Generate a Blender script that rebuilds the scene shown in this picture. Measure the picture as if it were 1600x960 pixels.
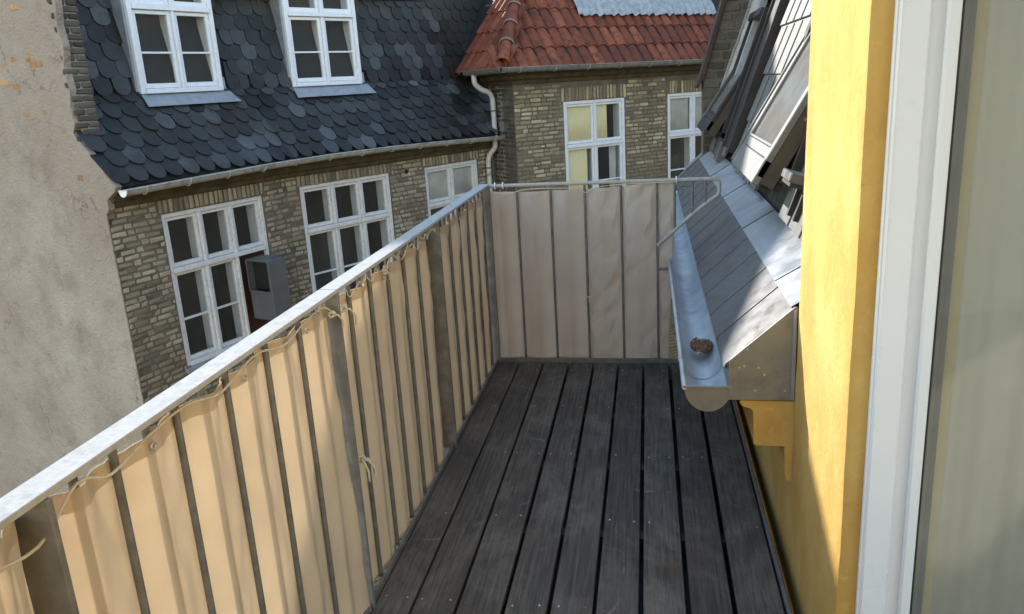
import bpy, math, random
from mathutils import Vector, Matrix, noise
R = math.radians
rnd = random.Random(11)
scene = bpy.context.scene
for o in list(bpy.data.objects):
    bpy.data.objects.remove(o)

# ------------------------------------------------------------------ camera
cam_d = bpy.data.cameras.new('camera')
cam = bpy.data.objects.new('camera', cam_d)
scene.collection.objects.link(cam)
RIGHT = Vector((0.98504, 0.16332, -0.05577))
DOWN = Vector((-0.01213, -0.25755, -0.96618))
FWD = Vector((-0.17217, 0.95236, -0.25178))
cam.matrix_world = Matrix(((RIGHT.x, -DOWN.x, -FWD.x, 0), (RIGHT.y, -DOWN.y, -FWD.y, 0),
                           (RIGHT.z, -DOWN.z, -FWD.z, 1.62), (0, 0, 0, 1)))
cam_d.sensor_width = 36
cam_d.lens = 26.574
cam_d.shift_x = -0.00535
cam_d.shift_y = -0.02725
cam_d.clip_start = 0.05
cam_d.clip_end = 500
scene.camera = cam
scene.render.resolution_x = 1024
scene.render.resolution_y = 614

# ------------------------------------------------------------------ sky, sun, exposure
SUN = Vector((-1.0, 1.10, 0.72)).normalized()          # towards the sun
elev = math.asin(SUN.z)
azim = math.atan2(SUN.x, SUN.y)                        # from +Y, clockwise positive
world = bpy.data.worlds.new('World')
scene.world = world
world.use_nodes = True
wn = world.node_tree
sky = wn.nodes.new('ShaderNodeTexSky')
sky.sky_type = 'NISHITA'
sky.sun_disc = False
sky.sun_elevation = elev
sky.sun_rotation = azim
sky.air_density = 1.5
sky.dust_density = 0.0
sky.ozone_density = 0.25
bg = wn.nodes['Background']
bg.inputs['Strength'].default_value = 0.15
wn.links.new(sky.outputs[0], bg.inputs[0])
sun_d = bpy.data.lights.new('sun', 'SUN')
sun_d.energy = 2.9
sun_d.angle = R(0.4)
sun_d.color = (1.0, 0.945, 0.86)
sun = bpy.data.objects.new('sun', sun_d)
scene.collection.objects.link(sun)
sun.rotation_euler = SUN.to_track_quat('Z', 'Y').to_euler()
sun.location = (-6, 7, 12)
vs = scene.view_settings
vs.view_transform = 'Standard'
vs.look = 'None'
vs.exposure = 1.68
vs.gamma = 1.0
vs.use_curve_mapping = False

# ------------------------------------------------------------------ helpers
WM = {}
def frame(o, u, v, w=(0, 0, 1)):
    u, v, w, o = Vector(u), Vector(v), Vector(w), Vector(o)
    return Matrix(((u.x, v.x, w.x, o.x), (u.y, v.y, w.y, o.y), (u.z, v.z, w.z, o.z), (0, 0, 0, 1)))
ID = Matrix.Identity(4)

class MB:
    def __init__(s):
        s.v = []; s.f = []
    def add(s, vs_, fs_):
        n = len(s.v)
        s.v += [Vector(p) for p in vs_]
        s.f += [tuple(i + n for i in f) for f in fs_]
        return s
    def box(s, F, a0, a1, b0, b1, c0, c1, ch=0.0, jit=0.0):
        if a1 < a0: a0, a1 = a1, a0
        if b1 < b0: b0, b1 = b1, b0
        if c1 < c0: c0, c1 = c1, c0
        if ch <= 0:
            P = [F @ Vector((x, y, z)) for z in (c0, c1) for y in (b0, b1) for x in (a0, a1)]
            return s.add(P, [(0, 2, 3, 1), (4, 5, 7, 6), (0, 1, 5, 4), (2, 6, 7, 3), (0, 4, 6, 2), (1, 3, 7, 5)])
        lo = (a0, b0, c0); hi = (a1, b1, c1)
        ch = min(ch, 0.45 * min(a1 - a0, b1 - b0, c1 - c0))
        V = {}; P = []
        for ix in (0, 1):
            for iy in (0, 1):
                for iz in (0, 1):
                    k = (ix, iy, iz)
                    j = [rnd.uniform(-jit, jit) for _ in range(3)] if jit else (0, 0, 0)
                    for ax in range(3):
                        p = []
                        for d in range(3):
                            e = hi[d] if k[d] else lo[d]
                            if d != ax:
                                e += -ch if k[d] else ch
                            p.append(e + j[d])
                        V[(k, ax)] = len(P); P.append(F @ Vector(p))
        fs = []
        for ax in range(3):
            o1, o2 = (ax + 1) % 3, (ax + 2) % 3
            for sd in (0, 1):
                q = []
                for (i, j2) in ((0, 0), (1, 0), (1, 1), (0, 1)):
                    k = [0, 0, 0]; k[ax] = sd; k[o1] = i; k[o2] = j2
                    q.append(V[(tuple(k), ax)])
                fs.append(tuple(q if sd else q[::-1]))
        for ax in range(3):
            o1, o2 = (ax + 1) % 3, (ax + 2) % 3
            for i in (0, 1):
                for j2 in (0, 1):
                    k0 = [0, 0, 0]; k1 = [0, 0, 0]
                    k0[o1] = k1[o1] = i; k0[o2] = k1[o2] = j2; k1[ax] = 1
                    q = [V[(tuple(k0), o1)], V[(tuple(k1), o1)], V[(tuple(k1), o2)], V[(tuple(k0), o2)]]
                    fs.append(tuple(q if (i == j2) else q[::-1]))
        for ix in (0, 1):
            for iy in (0, 1):
                for iz in (0, 1):
                    k = (ix, iy, iz)
                    q = [V[(k, 0)], V[(k, 1)], V[(k, 2)]]
                    fs.append(tuple(q if (ix + iy + iz) % 2 == 1 else q[::-1]))
        return s.add(P, fs)
    def tube(s, pts, r, n=8, cap=True):
        pts = [Vector(p) for p in pts]
        rings = []
        up = None
        for i, p in enumerate(pts):
            t = (pts[min(i + 1, len(pts) - 1)] - pts[max(i - 1, 0)]).normalized()
            if up is None:
                up = Vector((0, 0, 1)) if abs(t.z) < .9 else Vector((1, 0, 0))
            x = t.cross(up)
            if x.length < 1e-4: x = t.orthogonal()
            x.normalize(); y = x.cross(t).normalized(); up = y
            rr = r[i] if isinstance(r, (list, tuple)) else r
            rings.append([p + x * math.cos(2 * math.pi * k / n) * rr + y * math.sin(2 * math.pi * k / n) * rr for k in range(n)])
        V = [q for rg in rings for q in rg]
        F_ = []
        for i in range(len(pts) - 1):
            for k in range(n):
                a = i * n + k; b = i * n + (k + 1) % n
                F_.append((a, b, b + n, a + n))
        if cap:
            F_.append(tuple(range(n))[::-1]); F_.append(tuple(range((len(pts) - 1) * n, len(pts) * n)))
        return s.add(V, F_)
    def prism(s, F, poly, c0, c1):
        """poly in (u,v); extruded along w from c0 to c1"""
        n = len(poly)
        V = [F @ Vector((p[0], p[1], c0)) for p in poly] + [F @ Vector((p[0], p[1], c1)) for p in poly]
        fs = [tuple(range(n))[::-1], tuple(range(n, 2 * n))]
        fs += [(i, (i + 1) % n, (i + 1) % n + n, i + n) for i in range(n)]
        return s.add(V, fs)
    def loft(s, rows, closed=False, cap=False):
        """rows: list of equally long point lists"""
        n = len(rows[0])
        V = [p for r in rows for p in r]
        fs = []
        m = n if closed else n - 1
        for i in range(len(rows) - 1):
            for k in range(m):
                a = i * n + k; b = i * n + (k + 1) % n
                fs.append((a, b, b + n, a + n))
        if cap:
            fs.append(tuple(range(n))[::-1]); fs.append(tuple(range((len(rows) - 1) * n, len(rows) * n)))
        return s.add(V, fs)
    def mesh(s, name, smooth=False, org=None):
        if org is not None:
            s.v = [p - org for p in s.v]
        me = bpy.data.meshes.new(name)
        me.from_pydata([tuple(p) for p in s.v], [], s.f)
        me.validate(); me.update()
        if smooth:
            me.polygons.foreach_set('use_smooth', [True] * len(me.polygons))
            try:
                me.set_sharp_from_angle(angle=R(40))
            except Exception:
                pass
        return me

def tag(o, label=None, cat=None, group=None, kind=None):
    if label: o['label'] = label
    if cat: o['category'] = cat
    if group: o['group'] = group
    if kind: o['kind'] = kind
    return o
def put(o, parent, Wm):
    scene.collection.objects.link(o)
    WM[o] = Wm
    if parent is not None:
        o.parent = parent
        o.matrix_parent_inverse = WM[parent].inverted()
    o.matrix_basis = Wm
    return o
def obj(name, mb, mat, parent=None, smooth=False, **kw):
    xs = [p.x for p in mb.v]; ys = [p.y for p in mb.v]; zs = [p.z for p in mb.v]
    org = Vector(((min(xs) + max(xs)) / 2, (min(ys) + max(ys)) / 2, min(zs)))
    me = mb.mesh(name, smooth, org)
    me.materials.append(mat)
    o = bpy.data.objects.new(name, me)
    put(o, parent, Matrix.Translation(org))
    return tag(o, **kw)
def inst(name, me, Wm, parent, **kw):
    o = bpy.data.objects.new(name, me)
    put(o, parent, Wm)
    return tag(o, **kw)
def empty(name, loc, **kw):
    o = bpy.data.objects.new(name, None)
    o.empty_display_size = 0.3
    put(o, None, Matrix.Translation(Vector(loc)))
    return tag(o, **kw)

# ------------------------------------------------------------------ materials
class NT:
    def __init__(s, name):
        s.m = bpy.data.materials.new(name); s.m.use_nodes = True
        s.t = s.m.node_tree; s.b = s.t.nodes['Principled BSDF']; s.out = s.t.nodes['Material Output']
        s.pos = s.n('ShaderNodeNewGeometry').outputs['Position']
        s.rand = s.n('ShaderNodeObjectInfo').outputs['Random']
    def n(s, typ, **kw):
        nd = s.t.nodes.new(typ)
        for k, v in kw.items(): setattr(nd, k, v)
        return nd
    def l(s, a, b): s.t.links.new(a, b)
    def setin(s, nd, key, val):
        if hasattr(val, 'default_value') or isinstance(val, bpy.types.NodeSocket): s.l(val, nd.inputs[key])
        else: nd.inputs[key].default_value = val
    def map(s, scale=(1, 1, 1), vec=None, rot=(0, 0, 0), offs=None):
        m = s.n('ShaderNodeMapping'); s.l(vec or s.pos, m.inputs['Vector'])
        m.inputs['Scale'].default_value = scale; m.inputs['Rotation'].default_value = rot
        if offs is not None: s.l(offs, m.inputs['Location'])
        return m.outputs[0]
    def noise(s, scale, detail=4, rough=.55, vec=None, dist=0, color=False):
        nd = s.n('ShaderNodeTexNoise'); s.l(vec or s.pos, nd.inputs['Vector'])
        nd.inputs['Scale'].default_value = scale; nd.inputs['Detail'].default_value = detail
        nd.inputs['Roughness'].default_value = rough; nd.inputs['Distortion'].default_value = dist
        return nd.outputs['Color' if color else 'Fac']
    def ramp(s, fac, stops, interp='LINEAR'):
        nd = s.n('ShaderNodeValToRGB'); s.l(fac, nd.inputs[0])
        cr = nd.color_ramp; cr.interpolation = interp
        while len(cr.elements) < len(stops): cr.elements.new(.5)
        for e, (p, c) in zip(cr.elements, stops):
            e.position = p; e.color = (c, c, c, 1) if isinstance(c, (int, float)) else (*c, 1)
        return nd.outputs[0]
    def mix(s, fac, a, b, mode='MIX'):
        nd = s.n('ShaderNodeMix', data_type='RGBA', blend_type=mode)
        for k, v in ((0, fac), (6, a), (7, b)):
            if isinstance(v, bpy.types.NodeSocket): s.l(v, nd.inputs[k])
            elif k == 0: nd.inputs[k].default_value = v
            else: nd.inputs[k].default_value = (*v, 1) if not isinstance(v, (int, float)) else (v, v, v, 1)
        return nd.outputs[2]
    def math(s, op, a, b=0.0):
        nd = s.n('ShaderNodeMath', operation=op)
        for k, v in ((0, a), (1, b)):
            if isinstance(v, bpy.types.NodeSocket): s.l(v, nd.inputs[k])
            else: nd.inputs[k].default_value = v
        return nd.outputs[0]
    def bump(s, h, strength=.3, dist=.01):
        nd = s.n('ShaderNodeBump'); nd.inputs['Strength'].default_value = strength
        nd.inputs['Distance'].default_value = dist; s.l(h, nd.inputs['Height']); s.l(nd.outputs[0], s.b.inputs['Normal'])
        return nd.outputs[0]
    def col(s, c):
        if isinstance(c, bpy.types.NodeSocket): s.l(c, s.b.inputs['Base Color'])
        else: s.b.inputs['Base Color'].default_value = (*c, 1)
    def rough(s, r, metal=0.0, spec=.5):
        if isinstance(r, bpy.types.NodeSocket): s.l(r, s.b.inputs['Roughness'])
        else: s.b.inputs['Roughness'].default_value = r
        s.b.inputs['Metallic'].default_value = metal
        s.b.inputs['Specular IOR Level'].default_value = spec

def varied(name, c1, c2, scale=6, rough=.6, metal=0., bump=.15, bscale=40, rnd_amt=.0, spec=.4, bd=.004, stain=None, stain_scale=2):
    t = NT(name)
    f = t.noise(scale, 5)
    c = t.ramp(f, [(.3, c1), (.7, c2)])
    if stain:
        c = t.mix(t.ramp(t.noise(stain_scale, 6, .65), [(.5, 0.0), (.72, .85)]), c, stain)
    if rnd_amt:
        k = t.math('ADD', t.math('MULTIPLY', t.rand, 2 * rnd_amt), 1 - rnd_amt)
        c = t.mix(1.0, c, t.mix(k, (0, 0, 0), (1, 1, 1)), 'MULTIPLY')
    t.col(c)
    t.rough(t.ramp(t.noise(scale * 2.3, 3), [(.3, max(rough - .1, .03)), (.7, min(rough + .1, 1))]), metal, spec)
    if bump: t.bump(t.noise(bscale, 4), bump, bd)
    return t.m

MT = {}
MT['white'] = varied('white_window_paint', (.71, .73, .80), (.77, .79, .86), 9, .45, bump=.1, stain=(.64, .64, .67), stain_scale=14)
MT['white_old'] = varied('weathered_white_paint', (.62, .625, .66), (.71, .715, .75), 9, .55, bump=.25, bscale=60, stain=(.47, .455, .45), stain_scale=26)
MT['frame_white'] = varied('door_frame_white', (.72, .725, .745), (.75, .755, .775), 3, .35, bump=.03)
MT['galv'] = varied('galvanised_steel', (.12, .122, .128), (.18, .182, .19), 26, .55, .2, .15, 90, stain=(.085, .085, .085), stain_scale=10)
MT['rail_top'] = varied('galvanised_handrail', (.335, .338, .338), (.40, .40, .395), 70, .88, .0, .3, 120, spec=.06, stain=(.27, .27, .265), stain_scale=34)
MT['post'] = varied('galvanised_post', (.12, .12, .122), (.17, .17, .172), 18, .6, .1, .15, 60, stain=(.24, .24, .24), stain_scale=9)
MT['zinc'] = varied('bright_zinc', (.36, .375, .39), (.46, .475, .49), 8, .45, .3, .06, 30, stain=(.26, .265, .27), stain_scale=7)
MT['zinc_strip'] = varied('zinc_flashing', (.26, .266, .28), (.33, .337, .35), 5, .42, .55, .08, 14, rnd_amt=.05)
MT['zinc_end'] = varied('dull_zinc_plate', (.19, .183, .165), (.25, .24, .22), 6, .5, .3, .06, 30, stain=(.14, .133, .12), stain_scale=16)
MT['apron'] = varied('slate_grey_zinc_panel', (.095, .094, .097), (.125, .123, .125), 7, .42, .5, .06, 40, rnd_amt=.09, spec=.5)
MT['gutter_old'] = varied('old_painted_gutter', (.33, .325, .315), (.43, .425, .415), 10, .55, .1, .15, 40, stain=(.16, .14, .11), stain_scale=9)
MT['gutter_grey'] = varied('dull_zinc_gutter', (.20, .20, .19), (.27, .27, .255), 10, .5, .3, .1, 40, stain=(.12, .11, .09), stain_scale=9)
MT['pipe'] = varied('painted_downpipe', (.50, .49, .48), (.60, .59, .58), 10, .5, 0, .1, 40)
MT['lead'] = varied('lead_sheet', (.26, .28, .32), (.36, .38, .42), 9, .55, .3, .2, 25)
MT['antracite'] = varied('anthracite_metal', (.022, .021, .023), (.035, .033, .035), 9, .45, .2, .05)
MT['brown'] = varied('dark_brown_wood', (.045, .036, .028), (.075, .06, .046), 8, .5, 0, .1)
MT['sash_cover'] = varied('sash_cover_metal', (.13, .13, .128), (.17, .168, .165), 9, .55, .15, .04)
MT['black'] = varied('black_rubber', (.012, .012, .013), (.02, .02, .02), 9, .6, 0, 0)
MT['gasket'] = varied('grey_spacer', (.15, .15, .14), (.20, .20, .19), 9, .5, 0, 0)
MT['mortar'] = varied('sooty_mortar', (.085, .073, .058), (.17, .148, .118), 5, .95, 0, .5, 50)
MT['mortar_light'] = varied('pale_mortar', (.20, .19, .17), (.28, .27, .25), 12, .95, 0, .4, 60)
MT['cornice'] = varied('sooty_cornice', (.045, .036, .025), (.11, .088, .055), 7, .9, 0, .5, 30)
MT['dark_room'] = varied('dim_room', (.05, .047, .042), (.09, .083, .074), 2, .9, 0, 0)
MT['blind'] = varied('yellow_blind', (.88, .77, .44), (.92, .83, .55), 3, .8, 0, .1)
MT['net'] = varied('net_curtain', (.42, .42, .40), (.60, .60, .57), 4, .9, 0, .2, 20)
MT['pane_brightener'] = varied('pale_pane_brightener', (.56, .54, .505), (.64, .615, .575), 3, .9, 0, .15, 30)
MT['reflection_tan'] = varied('tan_reflection_strip', (.56, .47, .29), (.63, .53, .35), 3, .9, 0, .1)
MT['rope'] = varied('cotton_cord', (.42, .37, .29), (.58, .52, .42), 60, .9, 0, .5, 200)
MT['screw'] = varied('steel_screw', (.4, .4, .4), (.55, .55, .55), 20, .4, .6, 0)
MT['screw_dull'] = varied('dull_screw', (.10, .095, .09), (.16, .15, .14), 20, .6, .3, 0)
MT['ventgrey'] = varied('grey_painted_metal', (.10, .105, .112), (.13, .135, .145), 5, .5, .1, .05)
MT['red_panel'] = varied('dark_red_board', (.035, .013, .012), (.05, .018, .016), 8, .6, 0, .1)
MT['ground'] = varied('courtyard_asphalt', (.04, .04, .04), (.07, .068, .062), 3, .9, 0, .3)
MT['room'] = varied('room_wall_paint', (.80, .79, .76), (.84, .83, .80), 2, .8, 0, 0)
MT['room_floor'] = varied('room_floor', (.42, .38, .32), (.50, .45, .38), 3, .5, 0, 0)
MT['clump'] = varied('dry_moss', (.13, .07, .036), (.28, .165, .09), 60, .95, 0, .4, 120)
MT['verge'] = varied('verge_board', (.04, .02, .016), (.07, .035, .026), 12, .7, 0, .3)
MT['old_lead'] = varied('old_pleated_lead', (.24, .25, .27), (.42, .43, .45), 14, .55, .3, .2, 30)

def glass_mat(name, tint=(1, 1, 1), ior=1.5, dirt=0.0):
    t = NT(name)
    t.t.nodes.remove(t.b)
    fr = t.n('ShaderNodeFresnel')
    bf = t.n('ShaderNodeNewGeometry').outputs['Backfacing']
    t.l(t.math('ADD', t.math('MULTIPLY', bf, 1 / ior - ior), ior), fr.inputs['IOR'])      # same reflectance on both faces of the pane
    gl = t.n('ShaderNodeBsdfGlossy'); gl.inputs['Roughness'].default_value = .02
    tr = t.n('ShaderNodeBsdfTransparent'); tr.inputs['Color'].default_value = (*tint, 1)
    wv = t.n('ShaderNodeBump'); wv.inputs['Strength'].default_value = .08; wv.inputs['Distance'].default_value = .01
    t.l(t.noise(3.0, 1), wv.inputs['Height']); t.l(wv.outputs[0], gl.inputs['Normal'])
    mx = t.n('ShaderNodeMixShader')
    t.l(t.math('MULTIPLY', fr.outputs[0], 1.0), mx.inputs[0]); t.l(tr.outputs[0], mx.inputs[1]); t.l(gl.outputs[0], mx.inputs[2])
    if dirt:
        df = t.n('ShaderNodeBsdfDiffuse'); df.inputs['Color'].default_value = (.62, .61, .55, 1)
        m2 = t.n('ShaderNodeMixShader'); t.l(t.ramp(t.noise(2.2, 5, .6), [(.3, dirt * .8), (.7, dirt * 1.2)]), m2.inputs[0])
        t.l(mx.outputs[0], m2.inputs[1]); t.l(df.outputs[0], m2.inputs[2]); mx = m2
    t.l(mx.outputs[0], t.out.inputs[0])
    return t.m
MT['glass'] = glass_mat('window_glass', (.96, .965, .96), dirt=.025)
MT['glass_door'] = glass_mat('door_glass', (.97, .975, .96), dirt=.035)

# bricks: yellow Danish stock brick, sooty; per piece random tone plus broad soot stains
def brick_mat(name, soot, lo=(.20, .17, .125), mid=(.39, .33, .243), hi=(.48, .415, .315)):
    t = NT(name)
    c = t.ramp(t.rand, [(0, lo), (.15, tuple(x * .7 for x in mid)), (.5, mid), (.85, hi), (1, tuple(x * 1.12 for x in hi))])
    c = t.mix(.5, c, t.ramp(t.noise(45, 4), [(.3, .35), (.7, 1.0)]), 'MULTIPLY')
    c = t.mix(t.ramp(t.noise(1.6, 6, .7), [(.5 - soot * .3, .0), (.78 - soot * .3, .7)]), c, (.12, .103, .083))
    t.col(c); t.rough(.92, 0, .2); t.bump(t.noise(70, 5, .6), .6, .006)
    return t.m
MT['brick_a'] = brick_mat('sooty_yellow_brick', .22)
MT['brick_e'] = brick_mat('yellow_brick', .1, mid=(.44, .365, .245), hi=(.56, .475, .325))
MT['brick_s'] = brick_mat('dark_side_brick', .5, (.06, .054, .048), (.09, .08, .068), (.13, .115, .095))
MT['brick_p'] = brick_mat('dark_parapet_brick', .4, (.07, .064, .055), (.12, .107, .09), (.17, .15, .125))
MT['brick_orange'] = varied('exposed_orange_brick', (.36, .17, .08), (.48, .31, .13), 14, .95, 0, .5, 60, rnd_amt=.35, stain=(.40, .34, .29), stain_scale=18)

# gable plaster
t = NT('weathered_lime_plaster')
c = t.ramp(t.noise(2.2, 8, .62), [(.28, (.25, .205, .178)), (.5, (.36, .308, .272)), (.74, (.445, .392, .352))])
c = t.mix(t.ramp(t.noise(.55, 4, .6), [(.42, 0.), (.68, .75)]), c, (.26, .20, .165))
c = t.mix(t.ramp(t.noise(9, 6, .7), [(.56, 0.), (.72, .5)]), c, (.20, .185, .165))
c = t.mix(t.ramp(t.noise(16, 5, .75), [(.69, 0.), (.74, .75)]), c, (.15, .12, .09))
vo = t.n('ShaderNodeTexVoronoi', feature='DISTANCE_TO_EDGE'); vo.inputs['Scale'].default_value = .9
t.l(t.mix(.35, t.pos, t.noise(2.2, 5, .6, color=True)), vo.inputs['Vector'])
cr_ = t.math('MULTIPLY', t.ramp(vo.outputs['Distance'], [(0.0, 1.), (.006, 0.)]), t.ramp(t.noise(1.7, 3), [(.48, 0.), (.6, .7)]))
c = t.mix(cr_, c, (.12, .095, .08))
t.col(c); t.rough(.95, 0, .2)
t.bump(t.math('ADD', t.noise(7, 6, .6), t.math('MULTIPLY', t.noise(40, 4), .5)), 1.0, .04)
MT['plaster'] = t.m

# slate
t = NT('fish_scale_slate')
c = t.ramp(t.rand, [(0, (.010, .0098, .0098)), (.35, (.019, .019, .0195)), (.7, (.036, .038, .042)), (.9, (.062, .067, .074)), (.97, (.088, .094, .103)), (1, (.036, .030, .023))])
c = t.mix(t.ramp(t.noise(3.0, 6, .7), [(.52, 0.), (.7, .7)]), c, (.03, .03, .026))
c = t.mix(t.ramp(t.noise(26, 5, .7, t.map((1, 1, .3))), [(.64, 0.), (.72, .5)]), c, (.20, .21, .21))
c = t.mix(t.ramp(t.noise(1.3, 5, .6), [(.48, 0.), (.62, .8)]), c, (.030, .023, .016))
t.col(c)
t.rough(t.ramp(t.noise(18, 4), [(.3, .38), (.7, .6)]), 0, .32)
t.bump(t.noise(40, 5, .6), .35, .006)
MT['slate'] = t.m
MT['slate_back'] = varied('roof_underlay', (.010, .011, .013), (.02, .021, .023), 9, .8, 0, 0)

# red pantiles
t = NT('red_clay_tile')
c = t.ramp(t.rand, [(0, (.13, .036, .02)), (.5, (.215, .058, .03)), (1, (.30, .088, .045))])
c = t.mix(t.ramp(t.noise(9, 6, .7), [(.46, 0.), (.64, .8)]), c, (.06, .030, .022))
c = t.mix(t.ramp(t.noise(26, 5, .7), [(.64, 0.), (.74, .6)]), c, (.28, .22, .14))
t.col(c); t.rough(.75, 0, .3); t.bump(t.noise(60, 4), .35, .005)
MT['tile'] = t.m

# yellow lime-washed render
t = NT('yellow_limewashed_render')
c = t.ramp(t.noise(5.0, 6, .62, t.map((1, 1, .55))), [(.28, (.44, .252, .062)), (.5, (.535, .328, .094)), (.75, (.61, .41, .145))])
c = t.mix(t.ramp(t.noise(26, 5, .7), [(.56, 0.), (.74, .45)]), c, (.64, .45, .175))
c = t.mix(t.ramp(t.noise(60, 4, .7, t.map((1, .25, 1))), [(.70, 0.), (.76, .4)]), c, (.42, .24, .07))
vo = t.n('ShaderNodeTexVoronoi', feature='DISTANCE_TO_EDGE'); vo.inputs['Scale'].default_value = 2.2
t.l(t.mix(.3, t.pos, t.noise(3, 5, .6, color=True)), vo.inputs['Vector'])
c = t.mix(t.math('MULTIPLY', t.ramp(vo.outputs['Distance'], [(0.0, 1.), (.004, 0.)]), t.ramp(t.noise(2.3, 3), [(.5, 0.), (.6, .45)])), c, (.30, .17, .05))
t.col(c); t.rough(.92, 0, .25)
t.bump(t.math('ADD', t.noise(6, 5, .6), t.math('MULTIPLY', t.noise(48, 5, .6), .3)), .35, .014)
MT['yellow'] = t.m

# deck wood
t = NT('weathered_dark_hardwood')
off = t.n('ShaderNodeCombineXYZ'); t.l(t.math('MULTIPLY', t.rand, 13.0), off.inputs[1]); t.l(t.math('MULTIPLY', t.rand, 7.0), off.inputs[0])
g = t.noise(1.0, 7, .62, t.map((85, 3.2, 30), offs=off.outputs[0]), .3)
c = t.ramp(g, [(.30, (.028, .0265, .025)), (.5, (.046, .044, .042)), (.72, (.075, .072, .068))])
wear = t.math('ADD', t.math('MULTIPLY', t.noise(3.2, 8, .72, t.map((1, .8, 1), offs=off.outputs[0]), .8), .7), t.math('MULTIPLY', t.noise(1.0, 6, .65, t.map((140, 9, 40), offs=off.outputs[0]), .4), .3))
c = t.mix(t.ramp(wear, [(.47, 0.), (.66, .6)]), c, (.135, .130, .122))
c = t.mix(t.ramp(t.noise(3.4, 5, .65), [(.57, 0.), (.75, .5)]), c, (.075, .048, .034))
sc = t.n('ShaderNodeTexVoronoi', feature='DISTANCE_TO_EDGE'); sc.inputs['Scale'].default_value = 1.4
t.l(t.mix(.28, t.pos, t.noise(2.5, 3, .5, color=True)), sc.inputs['Vector'])
scm = t.math('MULTIPLY', t.ramp(sc.outputs['Distance'], [(0.0, 1.), (.006, 0.)]), t.ramp(t.noise(9, 4, .6), [(.5, 0.), (.64, .35)]))
c = t.mix(scm, c, (.26, .25, .235))
k = t.math('ADD', t.math('MULTIPLY', t.rand, .5), .72)
c = t.mix(1.0, c, t.mix(k, (0, 0, 0), (1.62, 1.47, 1.31)), 'MULTIPLY')
t.col(c); t.rough(t.ramp(g, [(.3, .8), (.7, .65)]), 0, .25)
t.bump(g, .6, .005)
MT['wood'] = t.m

# canvas, translucent
def canvas(name, c1, c2):
    t = NT(name)
    c = t.ramp(t.noise(5, 5, .6), [(.3, c1), (.7, c2)])
    c = t.mix(t.ramp(t.noise(2.2, 4, .6), [(.55, 0.), (.75, .3)]), c, tuple(x * .72 for x in c1))
    t.col(c); t.rough(.85, 0, .15)
    bp = t.bump(t.math('ADD', t.noise(14, 5, .6), t.math('MULTIPLY', t.noise(420, 2), .25)), .3, .008)
    tl = t.n('ShaderNodeBsdfTranslucent'); t.l(t.mix(1.0, c, (1.22, 1.17, 1.10), 'MULTIPLY'), tl.inputs['Color']); t.l(bp, tl.inputs['Normal'])
    mx = t.n('ShaderNodeMixShader'); mx.inputs[0].default_value = .5
    t.l(t.b.outputs[0], mx.inputs[1]); t.l(tl.outputs[0], mx.inputs[2]); t.l(mx.outputs[0], t.out.inputs[0])
    return t.m
MT['canvas'] = canvas('beige_canvas', (.545, .485, .41), (.60, .535, .455))
MT['canvas_grey'] = canvas('greyish_canvas', (.60, .55, .515), (.66, .61, .57))

# ------------------------------------------------------------------ ground
g = MB(); g.box(ID, -160, 160, -160, 160, -12.3, -12.0)
obj('courtyard_ground', g, MT['ground'], kind='structure')

# ================================================================== SLATE HOUSE (left)
UA = Vector((math.sin(R(21)), math.cos(R(21)), 0)); OA = Vector((math.cos(R(21)), -math.sin(R(21)), 0))
UB = Vector((math.sin(R(32)), math.cos(R(32)), 0)); OB = Vector((math.cos(R(32)), -math.sin(R(32)), 0))
C0 = Vector((-5.421, 6.807, 0)); LA = 2.374; BEND = C0 + UA * LA; LB = 3.86; LT = LA + LB
TM = math.tan(R(5.5))
def PF(a, dep, z):
    """point on the bent facade: a along, dep behind the facade, z up"""
    if a <= LA:
        return C0 + UA * (a * (1 + dep * TM / LA)) - OA * dep + Vector((0, 0, z))
    return BEND - OA * dep + UA * (TM * dep) + UB * ((a - LA) * (1 + dep * TM / LB)) + Vector((0, 0, z))
FA = frame(C0, UA, OA)                   # (along, out, z)
FB = frame(BEND, UB, OB)
sh = empty('slate_roofed_house', C0 + Vector((0, 0, -12)), label='old brick house with scalloped slate roof and bare plaster gable, at left', cat='house')

def wall_with_holes(F, a0, a1, z0, z1, holes, thick):
    A = sorted({a0, a1, *[h[0] for h in holes], *[h[1] for h in holes]})
    Z = sorted({z0, z1, *[h[2] for h in holes], *[h[3] for h in holes]})
    A = [x for x in A if a0 <= x <= a1]; Z = [x for x in Z if z0 <= x <= z1]
    m = MB()
    for i in range(len(A) - 1):
        for j in range(len(Z) - 1):
            ca, cz = (A[i] + A[i + 1]) / 2, (Z[j] + Z[j + 1]) / 2
            if any(h[0] < ca < h[1] and h[2] < cz < h[3] for h in holes): continue
            m.box(F, A[i], A[i + 1], -thick, 0, Z[j], Z[j + 1])
    return m

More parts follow.
